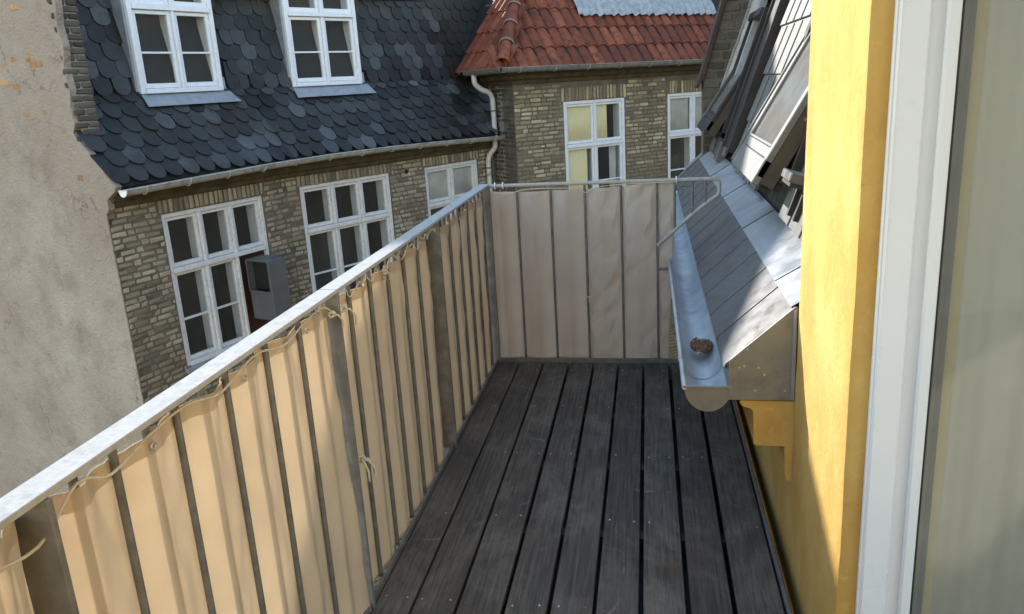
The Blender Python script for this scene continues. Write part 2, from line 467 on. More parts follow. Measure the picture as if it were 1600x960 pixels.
def make_brick_meshes(tagname, mat, w, h, d, n=6, jit=.005):
    out = []
    for i in range(n):
        m = MB(); m.box(ID, -w / 2, w / 2, -d, 0, -h / 2, h / 2, .011, jit)
        me = m.mesh(tagname); me.materials.append(mat); out.append(me)
    return out
def brick_field(F, parent, a0, a1, z0, z1, holes, mat, proud=.006, limit=300, course=.0655, soldiers=(), zvis=-99, seed=1, bw=.175):
    """monk bond: two stretchers and a header; pieces as objects, those past the limit joined"""
    rr = random.Random(seed)
    w, h, d = bw, .0575, .03
    hd_ = bw * .47
    base = {True: make_brick_meshes('brick', mat, w, h, d), False: make_brick_meshes('brick', mat, hd_, h, d)}
    sol = make_brick_meshes('brick', mat, .054, .215, d)
    items = []
    nc = int((z1 - z0) / course)
    for ci in range(nc):
        z = z1 - (ci + .5) * course
        x = a0 - [0, .18, .06, .30][ci % 4] - rr.uniform(0, .02)
        k = ci % 3
        while x < a1:
            st = (k % 3) != 2
            if ci % 4 == 3: st = (k % 2) == 0
            L = w if st else hd_
            s0, s1 = max(x, a0 + .004), min(x + L, a1 - .004)
            x += L + .010; k += 1
            if s1 - s0 < .04: continue
            segs = [(s0, s1)]
            for hh in holes:
                if hh[2] - h / 2 < z < hh[3] + h / 2:
                    ns = []
                    for p, q in segs:
                        if q <= hh[0] or p >= hh[1]: ns.append((p, q)); continue
                        if p < hh[0]: ns.append((p, hh[0] - .006))
                        if q > hh[1]: ns.append((hh[1] + .006, q))
                    segs = ns
            for p, q in segs:
                if q - p < .035: continue
                items.append(('b', st, p, q, z))
    for (p0, p1, zc) in soldiers:
        n = int((p1 - p0) / .066)
        for i in range(n):
            items.append(('s', None, p0 + (i + .5) * (p1 - p0) / n, 0, zc + rr.uniform(-.006, .006)))
    vis = [it for it in items if it[4] > zvis]; rest = [it for it in items if it[4] <= zvis]
    rr.shuffle(vis)
    vis.sort(key=lambda it: -((it[3] - it[2]) > .09 or it[0] == 's'))
    vis, over = vis[:limit], vis[limit:]
    st = MB()
    for idx, it in enumerate(vis + over + rest):
        if rr.random() < .02: dy = -.012
        else: dy = rr.uniform(-.004, .004)
        if it[0] == 'b':
            me = rr.choice(base[it[1]]); L0 = w if it[1] else hd_
            Mx = F @ Matrix.Translation(((it[2] + it[3]) / 2, proud + dy, it[4] + rr.uniform(-.003, .003))) @ Matrix.Rotation(rr.uniform(-.012, .012), 4, 'Y') @ Matrix.Diagonal(((it[3] - it[2]) / L0, 1, rr.uniform(.9, 1.04), 1))
        else:
            me = rr.choice(sol)
            Mx = F @ Matrix.Translation((it[2], proud + dy, it[4])) @ Matrix.Rotation(rr.uniform(-.02, .02), 4, 'Y')
        if idx < len(vis):
            inst('brick', me, Mx, parent)
        else:
            st.add([Mx @ v.co for v in me.vertices], [tuple(p.vertices) for p in me.polygons])
    if st.v:
        obj('brick_courses', st, mat, parent, kind='stuff')

def window(parent, F, a0, a1, z0, z1, cols, tr, mun, paint, dep=.05, fw=.05, panel=None, back=None, rows_up=True, room=.7, cw=.036):
    """casement window: outer frame is the part, casements and panes its sub-parts"""
    m = MB(); o0, o1 = -dep - .06, -dep + .035
    ch = .005
    m.box(F, a0, a0 + fw, o0, o1, z0, z1, ch); m.box(F, a1 - fw, a1, o0, o1, z0, z1, ch)
    m.box(F, a0 + fw, a1 - fw, o0, o1 - .001, z1 - fw, z1, ch); m.box(F, a0 + fw, a1 - fw, o0, o1 + .025, z0, z0 + fw, ch)
    if tr is not None: m.box(F, a0 + fw, a1 - fw, o0, o1 + .014, tr - .028, tr + .028, ch)
    cwid = (a1 - a0 - 2 * fw) / cols
    for k in range(1, cols):
        x = a0 + fw + k * cwid
        zs = [(z0 + fw, z1 - fw)] if tr is None else [(z0 + fw, tr - .028), (tr + .028, z1 - fw)]
        for q0, q1 in zs: m.box(F, x - .018, x + .018, o0, o1 + .004, q0, q1, ch)
    win = obj('window', m, paint, parent)
    # inner lining: second set of mullions and jambs behind the glass
    li = MB(); d1 = o0 - .13
    for k in range(cols + 1):
        x = a0 + fw + k * cwid
        li.box(F, x - .022, x + .022, d1, o0 - .002, z0 + .02, z1 - .02)
    li.box(F, a0 + .02, a1 - .02, d1 - .002, o0 - .004, z1 - .03, z1); li.box(F, a0 + .02, a1 - .02, d1 - .002, o0 - .004, z0, z0 + .03)
    if tr is not None: li.box(F, a0 + .02, a1 - .02, d1 + .05, o0 - .004, tr - .025, tr + .025)
    obj('inner_lining', li, MT['white'], win)
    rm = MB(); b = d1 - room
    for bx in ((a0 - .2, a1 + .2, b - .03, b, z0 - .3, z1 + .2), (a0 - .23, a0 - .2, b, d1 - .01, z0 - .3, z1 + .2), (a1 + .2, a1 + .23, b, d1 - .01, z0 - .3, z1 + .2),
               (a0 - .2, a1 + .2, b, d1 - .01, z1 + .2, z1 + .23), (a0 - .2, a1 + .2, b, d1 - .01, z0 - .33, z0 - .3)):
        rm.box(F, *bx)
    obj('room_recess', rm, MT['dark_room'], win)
    lights = []
    for k in range(cols):
        x0 = a0 + fw + k * cwid + (.018 if k else 0); x1 = a0 + fw + (k + 1) * cwid - (.018 if k < cols - 1 else 0)
        if tr is None: lights.append((x0, x1, z0 + fw, z1 - fw, 'l', k))
        else:
            lights.append((x0, x1, z0 + fw, tr - .028, 'l', k)); lights.append((x0, x1, tr + .028, z1 - fw, 'u', k))
    for (x0, x1, q0, q1, kind, k) in lights:
        if panel and kind == 'l' and k == panel:
            p = MB(); p.box(F, x0, x1, -dep - .03, -dep - .005, q0, q1); obj('board_panel', p, MT['red_panel'], win); continue
        g_ = .004
        cm = MB(); y0, y1 = -dep - .035, -dep + .012
        x0 += g_; x1 -= g_; q0 += g_; q1 -= g_
        cm.box(F, x0, x0 + cw, y0, y1, q0, q1, .004); cm.box(F, x1 - cw, x1, y0, y1, q0, q1, .004)
        cm.box(F, x0 + cw, x1 - cw, y0, y1 - .001, q0, q0 + cw * 1.25, .004); cm.box(F, x0 + cw, x1 - cw, y0, y1 - .001, q1 - cw, q1, .004)
        if mun and kind == 'l':
            for fr in mun:
                zz = q0 + (q1 - q0) * fr; cm.box(F, x0 + cw, x1 - cw, y0 + .006, y1 - .003, zz - .011, zz + .011, .003)
        for zz in (q0 + (q1 - q0) * .14, q0 + (q1 - q0) * .86):     # hinges
            cm.box(F, x1 - .006 if k else x0 - .006, x1 + .012 if k else x0 + .012, y1 - .004, y1 + .008, zz - .028, zz + .028)
        obj('casement', cm, paint, win)
        pm = MB(); pm.box(F, x0 + cw - .004, x1 - cw + .004, -dep - .018, -dep - .014, q0 + cw, q1 - cw + .004)
        obj('pane', pm, MT['glass'], win)
        if back:
            bm = back.get((kind, k))
            if bm:
                bb = MB(); n = 24; rows = []
                f0, f1, mm = bm
                for zq in (q0 - .02, q1 + .02):
                    rows.append([F @ Vector((x0 + (x1 - x0) * (f0 + (f1 - f0) * i / n), -dep - .030 - .004 * math.sin(i * 1.9), zq)) for i in range(n + 1)])
                bb.loft(rows)
                o = obj('curtain', bb, MT[mm], win, smooth=True)
                sd = o.modifiers.new('thick', 'SOLIDIFY'); sd.thickness = .003
    return win

HA = [(.585, 1.985, -1.32, .445)]
HB = [(.195, 1.69, -1.30, .465), (2.365, 3.505, -1.30, .455)]
wa = obj('front_wall', wall_with_holes(FA, 0, LA + .001, -12, .62, HA, .32), MT['mortar'], sh)
wb = obj('front_wall', wall_with_holes(FB, .0, LB, -12, .62, HB, .32), MT['mortar'], sh)
brick_field(FA, wa, .0, LA, -8.0, .62, [HA[0], (.55, 2.02, .43, .70)], MT['brick_a'], limit=300, zvis=-1.75, seed=3,
            soldiers=[(.555, 2.015, .562)])
brick_field(FB, wb, .0, LB, -8.0, .62, HB + [(h[0] - .035, h[1] + .035, h[3] - .02, .70) for h in HB], MT['brick_a'], limit=300, zvis=-.62, seed=4,
            soldiers=[(h[0] - .03, h[1] + .03, .572) for h in HB])
window(sh, FA, *HA[0], 3, -.20, (.47,), MT['white_old'], panel=2)
window(sh, FB, *HB[0], 3, -.135, (.47,), MT['white_old'])
window(sh, FB, *HB[1], 2, -.13, (.47,), MT['white_old'], back={('u', 0): (0, 1, 'net'), ('u', 1): (0, 1, 'net')})
sl = MB()
for F, hs in ((FA, HA), (FB, HB)):
    for h in hs: sl.box(F, h[0] - .04, h[1] + .04, -.05, .05, h[2] - .06, h[2] - .002, .006)
    
obj('window_sill', sl, MT['lead'], sh)
vh = MB(); vh.tube([PF(LA + 2.0, -.012, .44), PF(LA + 2.0, -.016, .44)], .035, 14)
obj('vent_hole', vh, MT['black'], sh)

# cornice under the eaves
prof = [(-.02, .60), (-.05, .615), (-.055, .66), (-.11, .685), (-.115, .74), (-.20, .765), (-.205, .80), (.05, .80), (.05, .60)]
cm = MB()
cm.loft([[PF(a, d, z) for d, z in prof] for a in (0.03, LA * .5, LA, LA + LB * .5, LT)], closed=True, cap=True)
obj('cornice', cm, MT['cornice'], sh)

# gable wall: plaster skin with the roof outline, and the solid body behind
EAVE = (-.24, .84); FOLD = (.60, 1.715); BRK = (.86, 2.95)
gp = [(0.0, -12), (0.0, .55), (-.06, .60), (-.06, .70), (-.20, .78), (-.25, .835), (.30, 1.37), (.24, 1.46), (.26, 1.62), (.21, 1.8), (.23, 2.0), (.17, 2.2), (.20, 2.4), (.16, 2.6), (.17, 3.0), (1.2, 3.2), (5.4, 5.4), (9.5, 3.2), (9.5, -12)]
gm = MB()
FG = frame(C0, -OA, (0, 0, 1), UA)
gm.prism(FG, gp, -.012, .055)
gab = obj('gable_wall', gm, MT['plaster'], sh)
body = MB(); body.prism(FG, [(1.15, -12), (1.15, 2.9), (9.45, 2.9), (9.45, -12)], .3, 9.5)
obj('rear_wall', body, MT['plaster'], sh)
SP = [(.716, 2.071, .24, .07), (1.117, 2.14, .1, .05), (.78, 2.15, .09, .06), (1.406, 1.916, .2, .06), (1.195, 1.866, .1, .06), (1.40, 2.06, .09, .05), (1.096, 1.587, .13, .012), (1.095, 1.527, .08, .04), (.337, .922, .08, .055), (.749, 1.59, .07, .05), (.90, 2.63, .16, .05), (.84, 2.12, .07, .04)]
for d, z, w_, h_ in SP:
    b = MB(); b.box(frame(C0, -OA, -UA), d - w_ / 2, d + w_ / 2, 0, .0155, z - h_ / 2, z + h_ / 2, .004, .003)
    obj('brick', b, MT['brick_orange'], gab)
# brick parapet at the verge, plaster broken away
pr = MB()
FP = frame(C0 - OA * .235, UA, OA)
pr.box(FP, .056, .225, -.45, 0, 1.28, 3.3)
par = obj('parapet', pr, MT['mortar_light'], sh)
bm_ = make_brick_meshes('brick', MT['brick_s'], .108, .052, .03)
for i in range(30):
    z = 1.31 + i * .0655
    rr = rnd.uniform(-.02, .015)
    w_ = (.055 + rr * 1.5, .236) if i % 2 else (-.005 + rr * 2, .230)
    if i % 2 == 0:
        for (p, q) in ((w_[0], .118), (.128, .230)):
            Mx = FP @ Matrix.Translation(((p + q) / 2, .016, z)) @ Matrix.Diagonal(((q - p) / .108, 1, 1, 1))
            inst('brick', bm_[i % 4], Mx, par)
    else:
        Mx = FP @ Matrix.Translation(((w_[0] + w_[1]) / 2, .016, z)) @ Matrix.Diagonal(((w_[1] - w_[0]) / .108, 1, 1, 1))
        inst('brick', bm_[i % 4], Mx, par)

# roof: dark underlay, scalloped slates
rf = MB()
rp = [EAVE, FOLD, BRK]
for d_off in (0.0,):
    rows = [[PF(a, d + .012, z - .012) for d, z in rp] for a in (.05, LA * .5, LA, LA + LB * .4, LT + 1.4)]
    rows2 = [[PF(a, d + .05, z - .05) for d, z in rp] for a in (.05, LA * .5, LA, LA + LB * .4, LT + 1.4)]
    rf.loft([r + s_[::-1] for r, s_ in zip(rows, rows2)], closed=True, cap=True)
roof = obj('roof', rf, MT['slate_back'], sh)
# unseen upper roof, its ridge placed to throw shade over the far balcony
mP = Vector((.33, 3.70, 1.20)); UH = Vector((.850, .527, 0)).normalized()
RG = mP + SUN * 12.0
R0, R1 = RG - UH * 2.15, RG + UH * 5.2
a0_, b0_, e0_ = PF(0.0, *BRK), PF(LA, *BRK), PF(LT, *BRK)
q0_, q1_ = C0 - OA * 9.4 + UA * .05 + Vector((0, 0, 2.9)), C0 - OA * 9.4 + UA * 9.3 + Vector((0, 0, 2.9))
ur = MB(); ur.add([a0_, b0_, e0_, R1, R0, q0_, q1_], [(0, 1, 4), (1, 3, 4), (1, 2, 3), (0, 4, 5), (4, 3, 6), (4, 6, 5), (2, 6, 3), (0, 5, 6), (0, 6, 2), (0, 2, 1)])
obj('unseen_shade_roof', ur, MT['slate_back'], sh)

def slate_mesh(w, L, th, jit, seed, dp_=.46):
    rr = random.Random(seed)
    pts = [(-w / 2, L), (-w / 2, w * dp_)]
    for i in range(1, 8):
        an = math.pi + math.pi * i / 8
        pts.append((math.cos(an) * w / 2 + rr.uniform(-jit, jit), w * dp_ + math.sin(an) * w * dp_ + rr.uniform(-jit, jit)))
    pts += [(w / 2, w * dp_), (w / 2, L)]
    m = MB(); m.prism(ID, pts, 0, th)
    me = m.mesh('slate'); me.materials.append(MT['slate']); return me
SW = .203; SE = .190
SM = [slate_mesh(SW * (.96 + .012 * i), .36, .010, .004, i) for i in range(6)]
SML = [slate_mesh(SW * (.96 + .012 * i), .44, .011, .004, 20 + i, .62) for i in range(6)]
slates = []
def slate_rows(seg, p0, p1, skips, nrows_start=0):
    """p0,p1 lower/upper profile points"""
    dv = Vector((p1[0] - p0[0], p1[1] - p0[1])); L = dv.length
    U = UA if seg == 'A' else UB; O = OA if seg == 'A' else OB
    upv = (-O * (dv.x / L) + Vector((0, 0, dv.y / L)))
    nrm = U.cross(upv).normalized()
    if nrm.dot(O) < 0: nrm = -nrm
    a_lo, a_hi = (0.0, LA) if seg == 'A' else (LA, LT + (1.3 if p0 == FOLD else .25))
    r = 0
    se = .218 if p0 == EAVE else SE
    while r * se < L - .05:
        t0 = r * se
        a = a_lo + (SW * .5 if r % 2 else 0.0) + ((.36 if p0 == FOLD else .095) if seg == 'A' else 0)
        while a < a_hi + .02:
            f = t0 / L
            d, z = p0[0] + dv.x * f, p0[1] + dv.y * f
            if not any(s_[0] < a < s_[1] and s_[2] < z < s_[3] for s_ in skips):
                P = PF(max(a, 0), d, z) + (UA * a if a < 0 else Vector())
                tl = .07
                up2 = (upv * math.cos(tl) - nrm * math.sin(tl)); n2 = (nrm * math.cos(tl) + upv * math.sin(tl))
                ux = up2.cross(n2).normalized()
                Mx = frame(P + nrm * (.022 + rnd.uniform(-.002, .003)), ux, up2, n2) @ Matrix.Rotation(rnd.uniform(-.05, .05), 4, 'Z')
                if rnd.random() < .03: Mx = Mx @ Matrix.Rotation(rnd.uniform(-.2, .2), 4, 'Z')
                slates.append((z + r * .001, a, Mx, SML if p0 == EAVE else SM))
            a += SW + .004
        r += 1
D1 = (.985, 2.105); D2 = (LA + .655, LA + 1.815)
dsk = [(D1[0] - .02, D1[1] + .06, 1.66, 9), (D2[0] - .02, D2[1] + .06, 1.66, 9)]
for seg in 'AB':
    slate_rows(seg, EAVE, FOLD, [])
    slate_rows(seg, FOLD, BRK, dsk)
vis_sl = [s_ for s_ in slates if s_[0] < 2.75]
vis_sl.sort(key=lambda s_: s_[1] + .8 * s_[0])
n300 = 300
more = MB()
keep = set(id(s_) for s_ in vis_sl[:n300])
for s_ in slates:
    me = rnd.choice(s_[3])
    if id(s_) in keep: inst('slate', me, s_[2], roof)
    else: more.add([s_[2] @ v.co for v in me.vertices], [tuple(p.vertices) for p in me.polygons])
obj('slate_courses', more, MT['slate'], roof, kind='stuff')

# dormers
def dormer(F, a0, a1, dep):
    zb, zt = 1.725, 3.35
    m = MB()
    for x0, x1 in ((a0 - .03, a0), (a1, a1 + .03)):
        m.prism(frame(F @ Vector((x0, 0, 0)), F.to_3x3() @ Vector((0, -1, 0)), (0, 0, 1), F.to_3x3() @ Vector((1, 0, 0))), [(dep + .004, zb - .02), (dep + .004, zt), (dep + .55, zt), (dep + .02, zb - .02)], 0, x1 - x0)
    m.box(F, a0 - .06, a1 + .06, -dep - .6, -dep + .1, zt, zt + .06)
    d = obj('dormer', m, MT['lead'], sh)
    W = window(sh, F @ Matrix.Translation((0, -dep + .04, 0)), a0, a1, zb, 3.33, 2, 2.665, (.46,), MT['white'], dep=.03, fw=.055, room=.45, cw=.042)
    lp = MB()
    F3 = F.to_3x3()
    u0, u1 = a0 - .05, a1 + .10
    dl = Vector((FOLD[0] - EAVE[0], FOLD[1] - EAVE[1])).normalized()
    n = 10
    top = [F @ Vector((u0 + .05 + (u1 - u0 - .06) * i / n, -dep + .035, zb - .006)) for i in range(n + 1)]
    bot = [F @ Vector((u0 + (u1 - u0) * i / n, -(dep - dl.x * .25) + .03 + .005 * math.sin(i * 2.1), zb - dl.y * .25 + .045)) for i in range(n + 1)]
    lp.loft([top, bot, [b + Vector((0, 0, -.006)) for b in bot], [b + Vector((0, 0, -.006)) for b in top]], closed=False)
    o = obj('lead_apron', lp, MT['lead'], d)
    fl = MB(); fl.tube([F @ Vector((a1 + .05, -dep - .0, zb - .05)), F @ Vector((a1 + .05, -dep - .02, zb + .16))], .02, 6)
    obj('lead_soaker', fl, MT['lead'], d)
dormer(FA, D1[0], D1[1], .60)
dormer(FB, D2[0] - LA, D2[1] - LA, .60)

# gutter on brackets with end cap
def half_pipe(pts, outs, r, th=.004, n=10, flat=0.0):
    rows = []
    for p, o in zip(pts, outs):
        row = []
        for i in range(n + 1):
            an = math.pi * i / n
            row.append(p + o * (r * math.cos(an)) - Vector((0, 0, r * 1.05 * math.sin(an))))
        for i in range(n, -1, -1):
            an = math.pi * i / n
            row.append(p + o * ((r - th) * math.cos(an)) - Vector((0, 0, (r - th) * 1.05 * math.sin(an))))
        rows.append(row)
    m = MB(); m.loft(rows, closed=True, cap=True); return m
gz = [(0.03, .80), (LA * .4, .822), (LA * .8, .842), (LA + .5, .856), (LA + LB * .4, .858), (LA + LB * .75, .828), (LT - .05, .80)]
gpts = [PF(a, -.30, z) for a, z in gz]; gout = [OA, OA, (OA + OB).normalized(), OB, OB, OB, OB]
gt = half_pipe(gpts, gout, .062)
gt.tube([p + o * .062 for p, o in zip(gpts, gout)], .010, 6)
gut = obj('gutter', gt, MT['gutter_old'], sh, smooth=True)
ec = MB(); ec.prism(frame(PF(.03, -.30, .80), OA, (0, 0, 1), -UA), [(.066 * math.cos(math.pi * i / 10), -.07 * math.sin(math.pi * i / 10)) for i in range(11)], 0, .012)
obj('end_cap', ec, MT['white'], gut)
for i in range(12):
    a = .25 + i * .52
    if a > LT: break
    for k in range(len(gz) - 1):
        if gz[k][0] <= a <= gz[k + 1][0]: break
    f = (a - gz[k][0]) / (gz[k + 1][0] - gz[k][0]); z = gz[k][1] * (1 - f) + gz[k + 1][1] * f
    O = OA if a < LA else OB; c_ = PF(a, -.30, z)
    b = MB(); b.tube([c_ + O * (.069 * math.cos(math.pi * j / 8)) - Vector((0, 0, .073 * math.sin(math.pi * j / 8))) for j in range(9)], .009, 5)
    obj('bracket', b, MT['gutter_old'], gut)

# grey metal box fixed in the window
vb = empty('ventilation_box', PF(1.72, -.2, -1.05), label='grey metal ventilation box with dark opening fixed in the brick house window', cat='vent box')
bx = MB()
x0, x1, y0, y1, zb_, zt_ = 1.57, 1.84, .02, .42, -1.02, -.275
bx.box(FA, x0 + .015, x1 - .02, y0, y0 + .02, zb_, zt_)
bx.box(FA, x1 - .02, x1, y0, y1, zb_, zt_, .004)
bx.box(FA, x0, x1 - .02, y1 - .02, y1, zb_, zt_, .004)
bx.box(FA, x0, x1 - .02, y0 + .02, y1 - .02, zt_ - .02, zt_, .004)
bx.box(FA, x0, x1 - .02, y0 + .02, y1 - .02, zb_, zb_ + .02)
obj('housing', bx, MT['ventgrey'], vb)
b = MB(); b.box(FA, x0 + .004, x0 + .02, y0 + .021, y1 - .021, zb_ + .02, -.66, .003); obj('lower_panel', b, MT['ventgrey'], vb)
b = MB(); b.box(FA, x0 - .006, x0 - .0005, y0 + .002, y1 - .002, -.675, -.655, .002); b.box(FA, x0 - .005, x0 - .0005, y1 - .025, y1 - .003, -.654, zt_ - .004, .002); b.box(FA, x0 - .005, x0 - .0005, y0 + .003, y0 + .022, -.654, zt_ - .004, .002); obj('rim', b, MT['ventgrey'], vb)
b = MB(); b.tube([FA @ Vector((x0 + .05, y1 - .03, zb_)), FA @ Vector((x0 + .05, .0, zb_ - .22))], .012, 6); b.tube([FA @ Vector((x1 - .05, y1 - .03, zb_)), FA @ Vector((x1 - .05, .0, zb_ - .22))], .012, 6); obj('stay', b, MT['galv'], vb)
b = MB(); b.box(FA, x0 + .09, x0 + .1, y0 + .021, y1 - .021, -.66, zt_ - .021); obj('duct_opening', b, MT['black'], vb)

# ================================================================== BRICK HOUSE (end of the courtyard)
UE = Vector((math.sin(R(50)), math.cos(R(50)), 0)); OE = Vector((math.cos(R(50)), -math.sin(R(50)), 0))
CE = Vector((-2.032, 11.80, 0))
FE = frame(CE, UE, OE)
FS = frame(CE, OE, -UE)                  # side wall: u runs towards the viewer, out = left; wall spans u in [-.72, 0]
bh = empty('yellow_brick_house', CE + Vector((0, 0, -12)), label='yellow brick house with red tiled hipped roof at the far end', cat='house')
HE = [(.917, 2.16, -.55, 1.272), (3.105, 4.35, -.55, 1.275)]
we = obj('front_wall', wall_with_holes(FE, 0.0, 6.5, -12, 1.62, HE, .35), MT['mortar'], bh)
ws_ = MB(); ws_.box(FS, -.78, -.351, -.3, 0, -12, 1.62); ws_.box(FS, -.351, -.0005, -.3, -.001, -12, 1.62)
ws = obj('side_wall', ws_, MT['mortar_light'], bh)
brick_field(FE, we, 0.0, 5.6, -5.0, 1.555, [(h[0] - .0, h[1] + .0, h[2], 1.555 if False else h[3]) for h in HE] + [(h[0] - .04, h[1] + .04, h[3], 1.50) for h in HE], MT['brick_e'], limit=300, zvis=.12, seed=8, bw=.195,
            soldiers=[(h[0] - .035, h[1] + .035, 1.385) for h in HE])
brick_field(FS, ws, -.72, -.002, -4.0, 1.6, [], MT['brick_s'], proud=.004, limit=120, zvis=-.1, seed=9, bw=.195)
window(bh, FE, *HE[0], 2, .555, (.42,), MT['white'], dep=.04, fw=.05, back={('u', 0): (0, .95, 'blind'), ('u', 1): (.0, .5, 'blind'), ('l', 0): (0, .8, 'blind'), ('l', 1): (.55, .8, 'net')})
window(bh, FE, *HE[1], 2, .56, (.42,), MT['white'], dep=.04, fw=.05, back={('u', 0): (.0, .9, 'net'), ('u', 1): (0, 1, 'net')})
# cornice on both walls
pe = [(0, 1.58), (.03, 1.59), (.035, 1.64), (.10, 1.665), (.105, 1.72), (.20, 1.745), (.205, 1.80), (0, 1.80)]
cm = MB(); cm.loft([[FE @ Vector((-o, o, z)) for o, z in pe], [FE @ Vector((6.5, o, z)) for o, z in pe]], closed=True, cap=True)
cm.loft([[FE @ Vector((-o, o, z)) for o, z in pe], [FE @ Vector((-o, -.85, z)) for o, z in pe]][::-1], closed=True, cap=True)
obj('cornice', cm, MT['cornice'], bh)
# roof
OV = .36; EZ = 1.86; PITCH = R(54)
rt = MB()
E0 = FE @ Vector((-OV, OV, EZ)); E1 = FE @ Vector((7, OV, EZ)); HR = 5.0
H0 = FE @ Vector((-OV + HR, OV - HR, EZ + HR * math.tan(PITCH)))
S1 = FE @ Vector((-OV, -9, EZ)); T1 = FE @ Vector((7, OV - HR, EZ + HR * math.tan(PITCH))); T2 = FE @ Vector((-OV + HR, -9, EZ + HR * math.tan(PITCH)))
dz = Vector((0, 0, -.09))
rt.add([E0 + dz, E1 + dz, T1 + dz, H0 + dz, S1 + dz, T2 + dz], [(0, 1, 2, 3), (0, 3, 5, 4)])
rt.add([E0 + dz, E1 + dz, FE @ Vector((7, -.3, EZ - .09)), FE @ Vector((0.3, -.3, EZ - .09)), S1 + dz, FE @ Vector((.3, -9, EZ - .09))], [(3, 2, 1, 0), (0, 4, 5, 3)])
troof = obj('roof', rt, MT['slate_back'], bh)
def pantile(seed):
    rr = random.Random(seed)
    w, L, n = .205, .45, 8
    def prof(x): # x in 0..1 across the tile
        return .026 * math.sin(x * 2 * math.pi - .6) + (.010 if x > .92 else 0)
    rows = []
    for y, lift in ((0, .034), (L, .006)):
        top = [Vector((-w / 2 + (w + .022) * i / n, y, prof(i / n) + lift)) for i in range(n + 1)]
        bot = [p + Vector((0, 0, -.014)) for p in top][::-1]
        rows.append(top + bot)
    m = MB(); m.loft(rows, closed=True, cap=True)
    me = m.mesh('roof_tile', True); me.materials.append(MT['tile']); return me
PT = [pantile(i) for i in range(3)]
TW, TG = .200, .375
def tiles(u, upv, nrm, org, n_cols, n_rows, a_min, a_max, keepf):
    for r in range(n_rows):
        for c_ in range(n_cols):
            p = org + u * (c_ * TW) + upv * (r * TG - .05)
            if not keepf(c_ * TW, r * TG): continue
            Mx = frame(p + nrm * (-.045 + rnd.uniform(-.003, .003)), u, upv, nrm) @ Matrix.Rotation(rnd.uniform(-.012, .012), 4, 'Z')
            inst('roof_tile', rnd.choice(PT), Mx, troof)
upf = (-OE * math.cos(PITCH) + Vector((0, 0, math.sin(PITCH)))); nf = (OE * math.sin(PITCH) + Vector((0, 0, math.cos(PITCH))))
cp = math.cos(PITCH)
tiles(UE, upf, nf, E0, 24, 6, 0, 0, lambda x, y: x > y * cp - .02)
ups = (UE * math.cos(PITCH) + Vector((0, 0, math.sin(PITCH)))); ns_ = (-UE * math.sin(PITCH) + Vector((0, 0, math.cos(PITCH))))
tiles(OE, ups, ns_, E0 - OE * (TW * 7 + .1), 9, 6, 0, 0, lambda x, y: (TW * 7 + .1 - x) > y * cp + .02)
# ridge tiles down the hip
hd = (H0 - E0).normalized()
for i in range(6):
    p0 = E0 + hd * (.02 + i * .40) + Vector((0, 0, .03)); p1 = p0 + hd * .46
    m = MB(); x = hd.cross(Vector((0, 0, 1))).normalized(); y = x.cross(hd).normalized()
    rows = []
    for q, rr_ in ((p0, .105), (p0 + hd * .05, .100), (p1, .082)):
        ou = [q + x * math.cos(math.pi * k / 8) * rr_ + y * math.sin(math.pi * k / 8) * rr_ for k in range(-1, 10)]
        inn = [q + x * math.cos(math.pi * k / 8) * (rr_ - .016) + y * math.sin(math.pi * k / 8) * (rr_ - .016) for k in range(9, -2, -1)]
        rows.append(ou + inn)
    m.loft(rows, closed=True, cap=True)
    obj('ridge_tile', m, MT['tile'], troof, smooth=True)
    if i:
        b = MB(); b.tube([p0 + x * math.cos(math.pi * k / 8) * .107 + y * math.sin(math.pi * k / 8) * .107 for k in range(-1, 10)], .012, 5); obj('mortar_joint', b, MT['mortar_light'], troof)
# pleated lead strip above the tiles
pl_ = MB(); n = 110; rows = [[], [], []]
for i in range(n + 1):
    x = 1.75 + 3.0 * i / n
    for j, (yy, hh, am) in enumerate(((.90, .02, .022), (1.06, .05, .016), (1.5, .03, .0))):
        rows[j].append(E0 + UE * x + upf * (yy + .015 * math.sin(i * .7)) + nf * (hh + am * math.sin(i * 1.15) + .01))
pl_.loft(rows)
pl_.loft([[p - nf * .006 for p in r] for r in rows])
obj('lead_apron', pl_, MT['old_lead'], troof, smooth=True)
# gutters and downpipe
gE = [FE @ Vector((-OV - .02, OV + .06, EZ - .03)), FE @ Vector((6.6, OV + .06, EZ - .06))]
hp = half_pipe([FE @ Vector((-OV - .06, OV + .02, EZ - .03)), FE @ Vector((6.6, OV + .06, EZ - .055))], [OE, OE], .066)
hp.tube([FE @ Vector((-OV - .06, OV + .086, EZ - .03)), FE @ Vector((6.6, OV + .126, EZ - .055))], .010, 6)
gg = obj('gutter', hp, MT['gutter_grey'], bh, smooth=True)
hp = half_pipe([FE @ Vector((-OV - .04, OV + .08, EZ - .03)), FE @ Vector((-OV - .04, -.75, EZ - .04))], [-UE, -UE], .066)
hp.tube([FE @ Vector((-OV - .106, OV + .08, EZ - .03)), FE @ Vector((-OV - .106, -.75, EZ - .04))], .010, 6)
obj('gutter', hp, MT['gutter_grey'], bh, smooth=True)
for i in range(9):
    a = -.1 + i * .62; c_ = FE @ Vector((a, OV + .024 + .006 * i * .6, EZ - .032 - .0022 * i))
    b = MB(); b.tube([c_ + OE * (.070 * math.cos(math.pi * j / 8)) - Vector((0, 0, .075 * math.sin(math.pi * j / 8))) for j in range(9)], .007, 5)
    obj('bracket', b, MT['gutter_old'], gg)

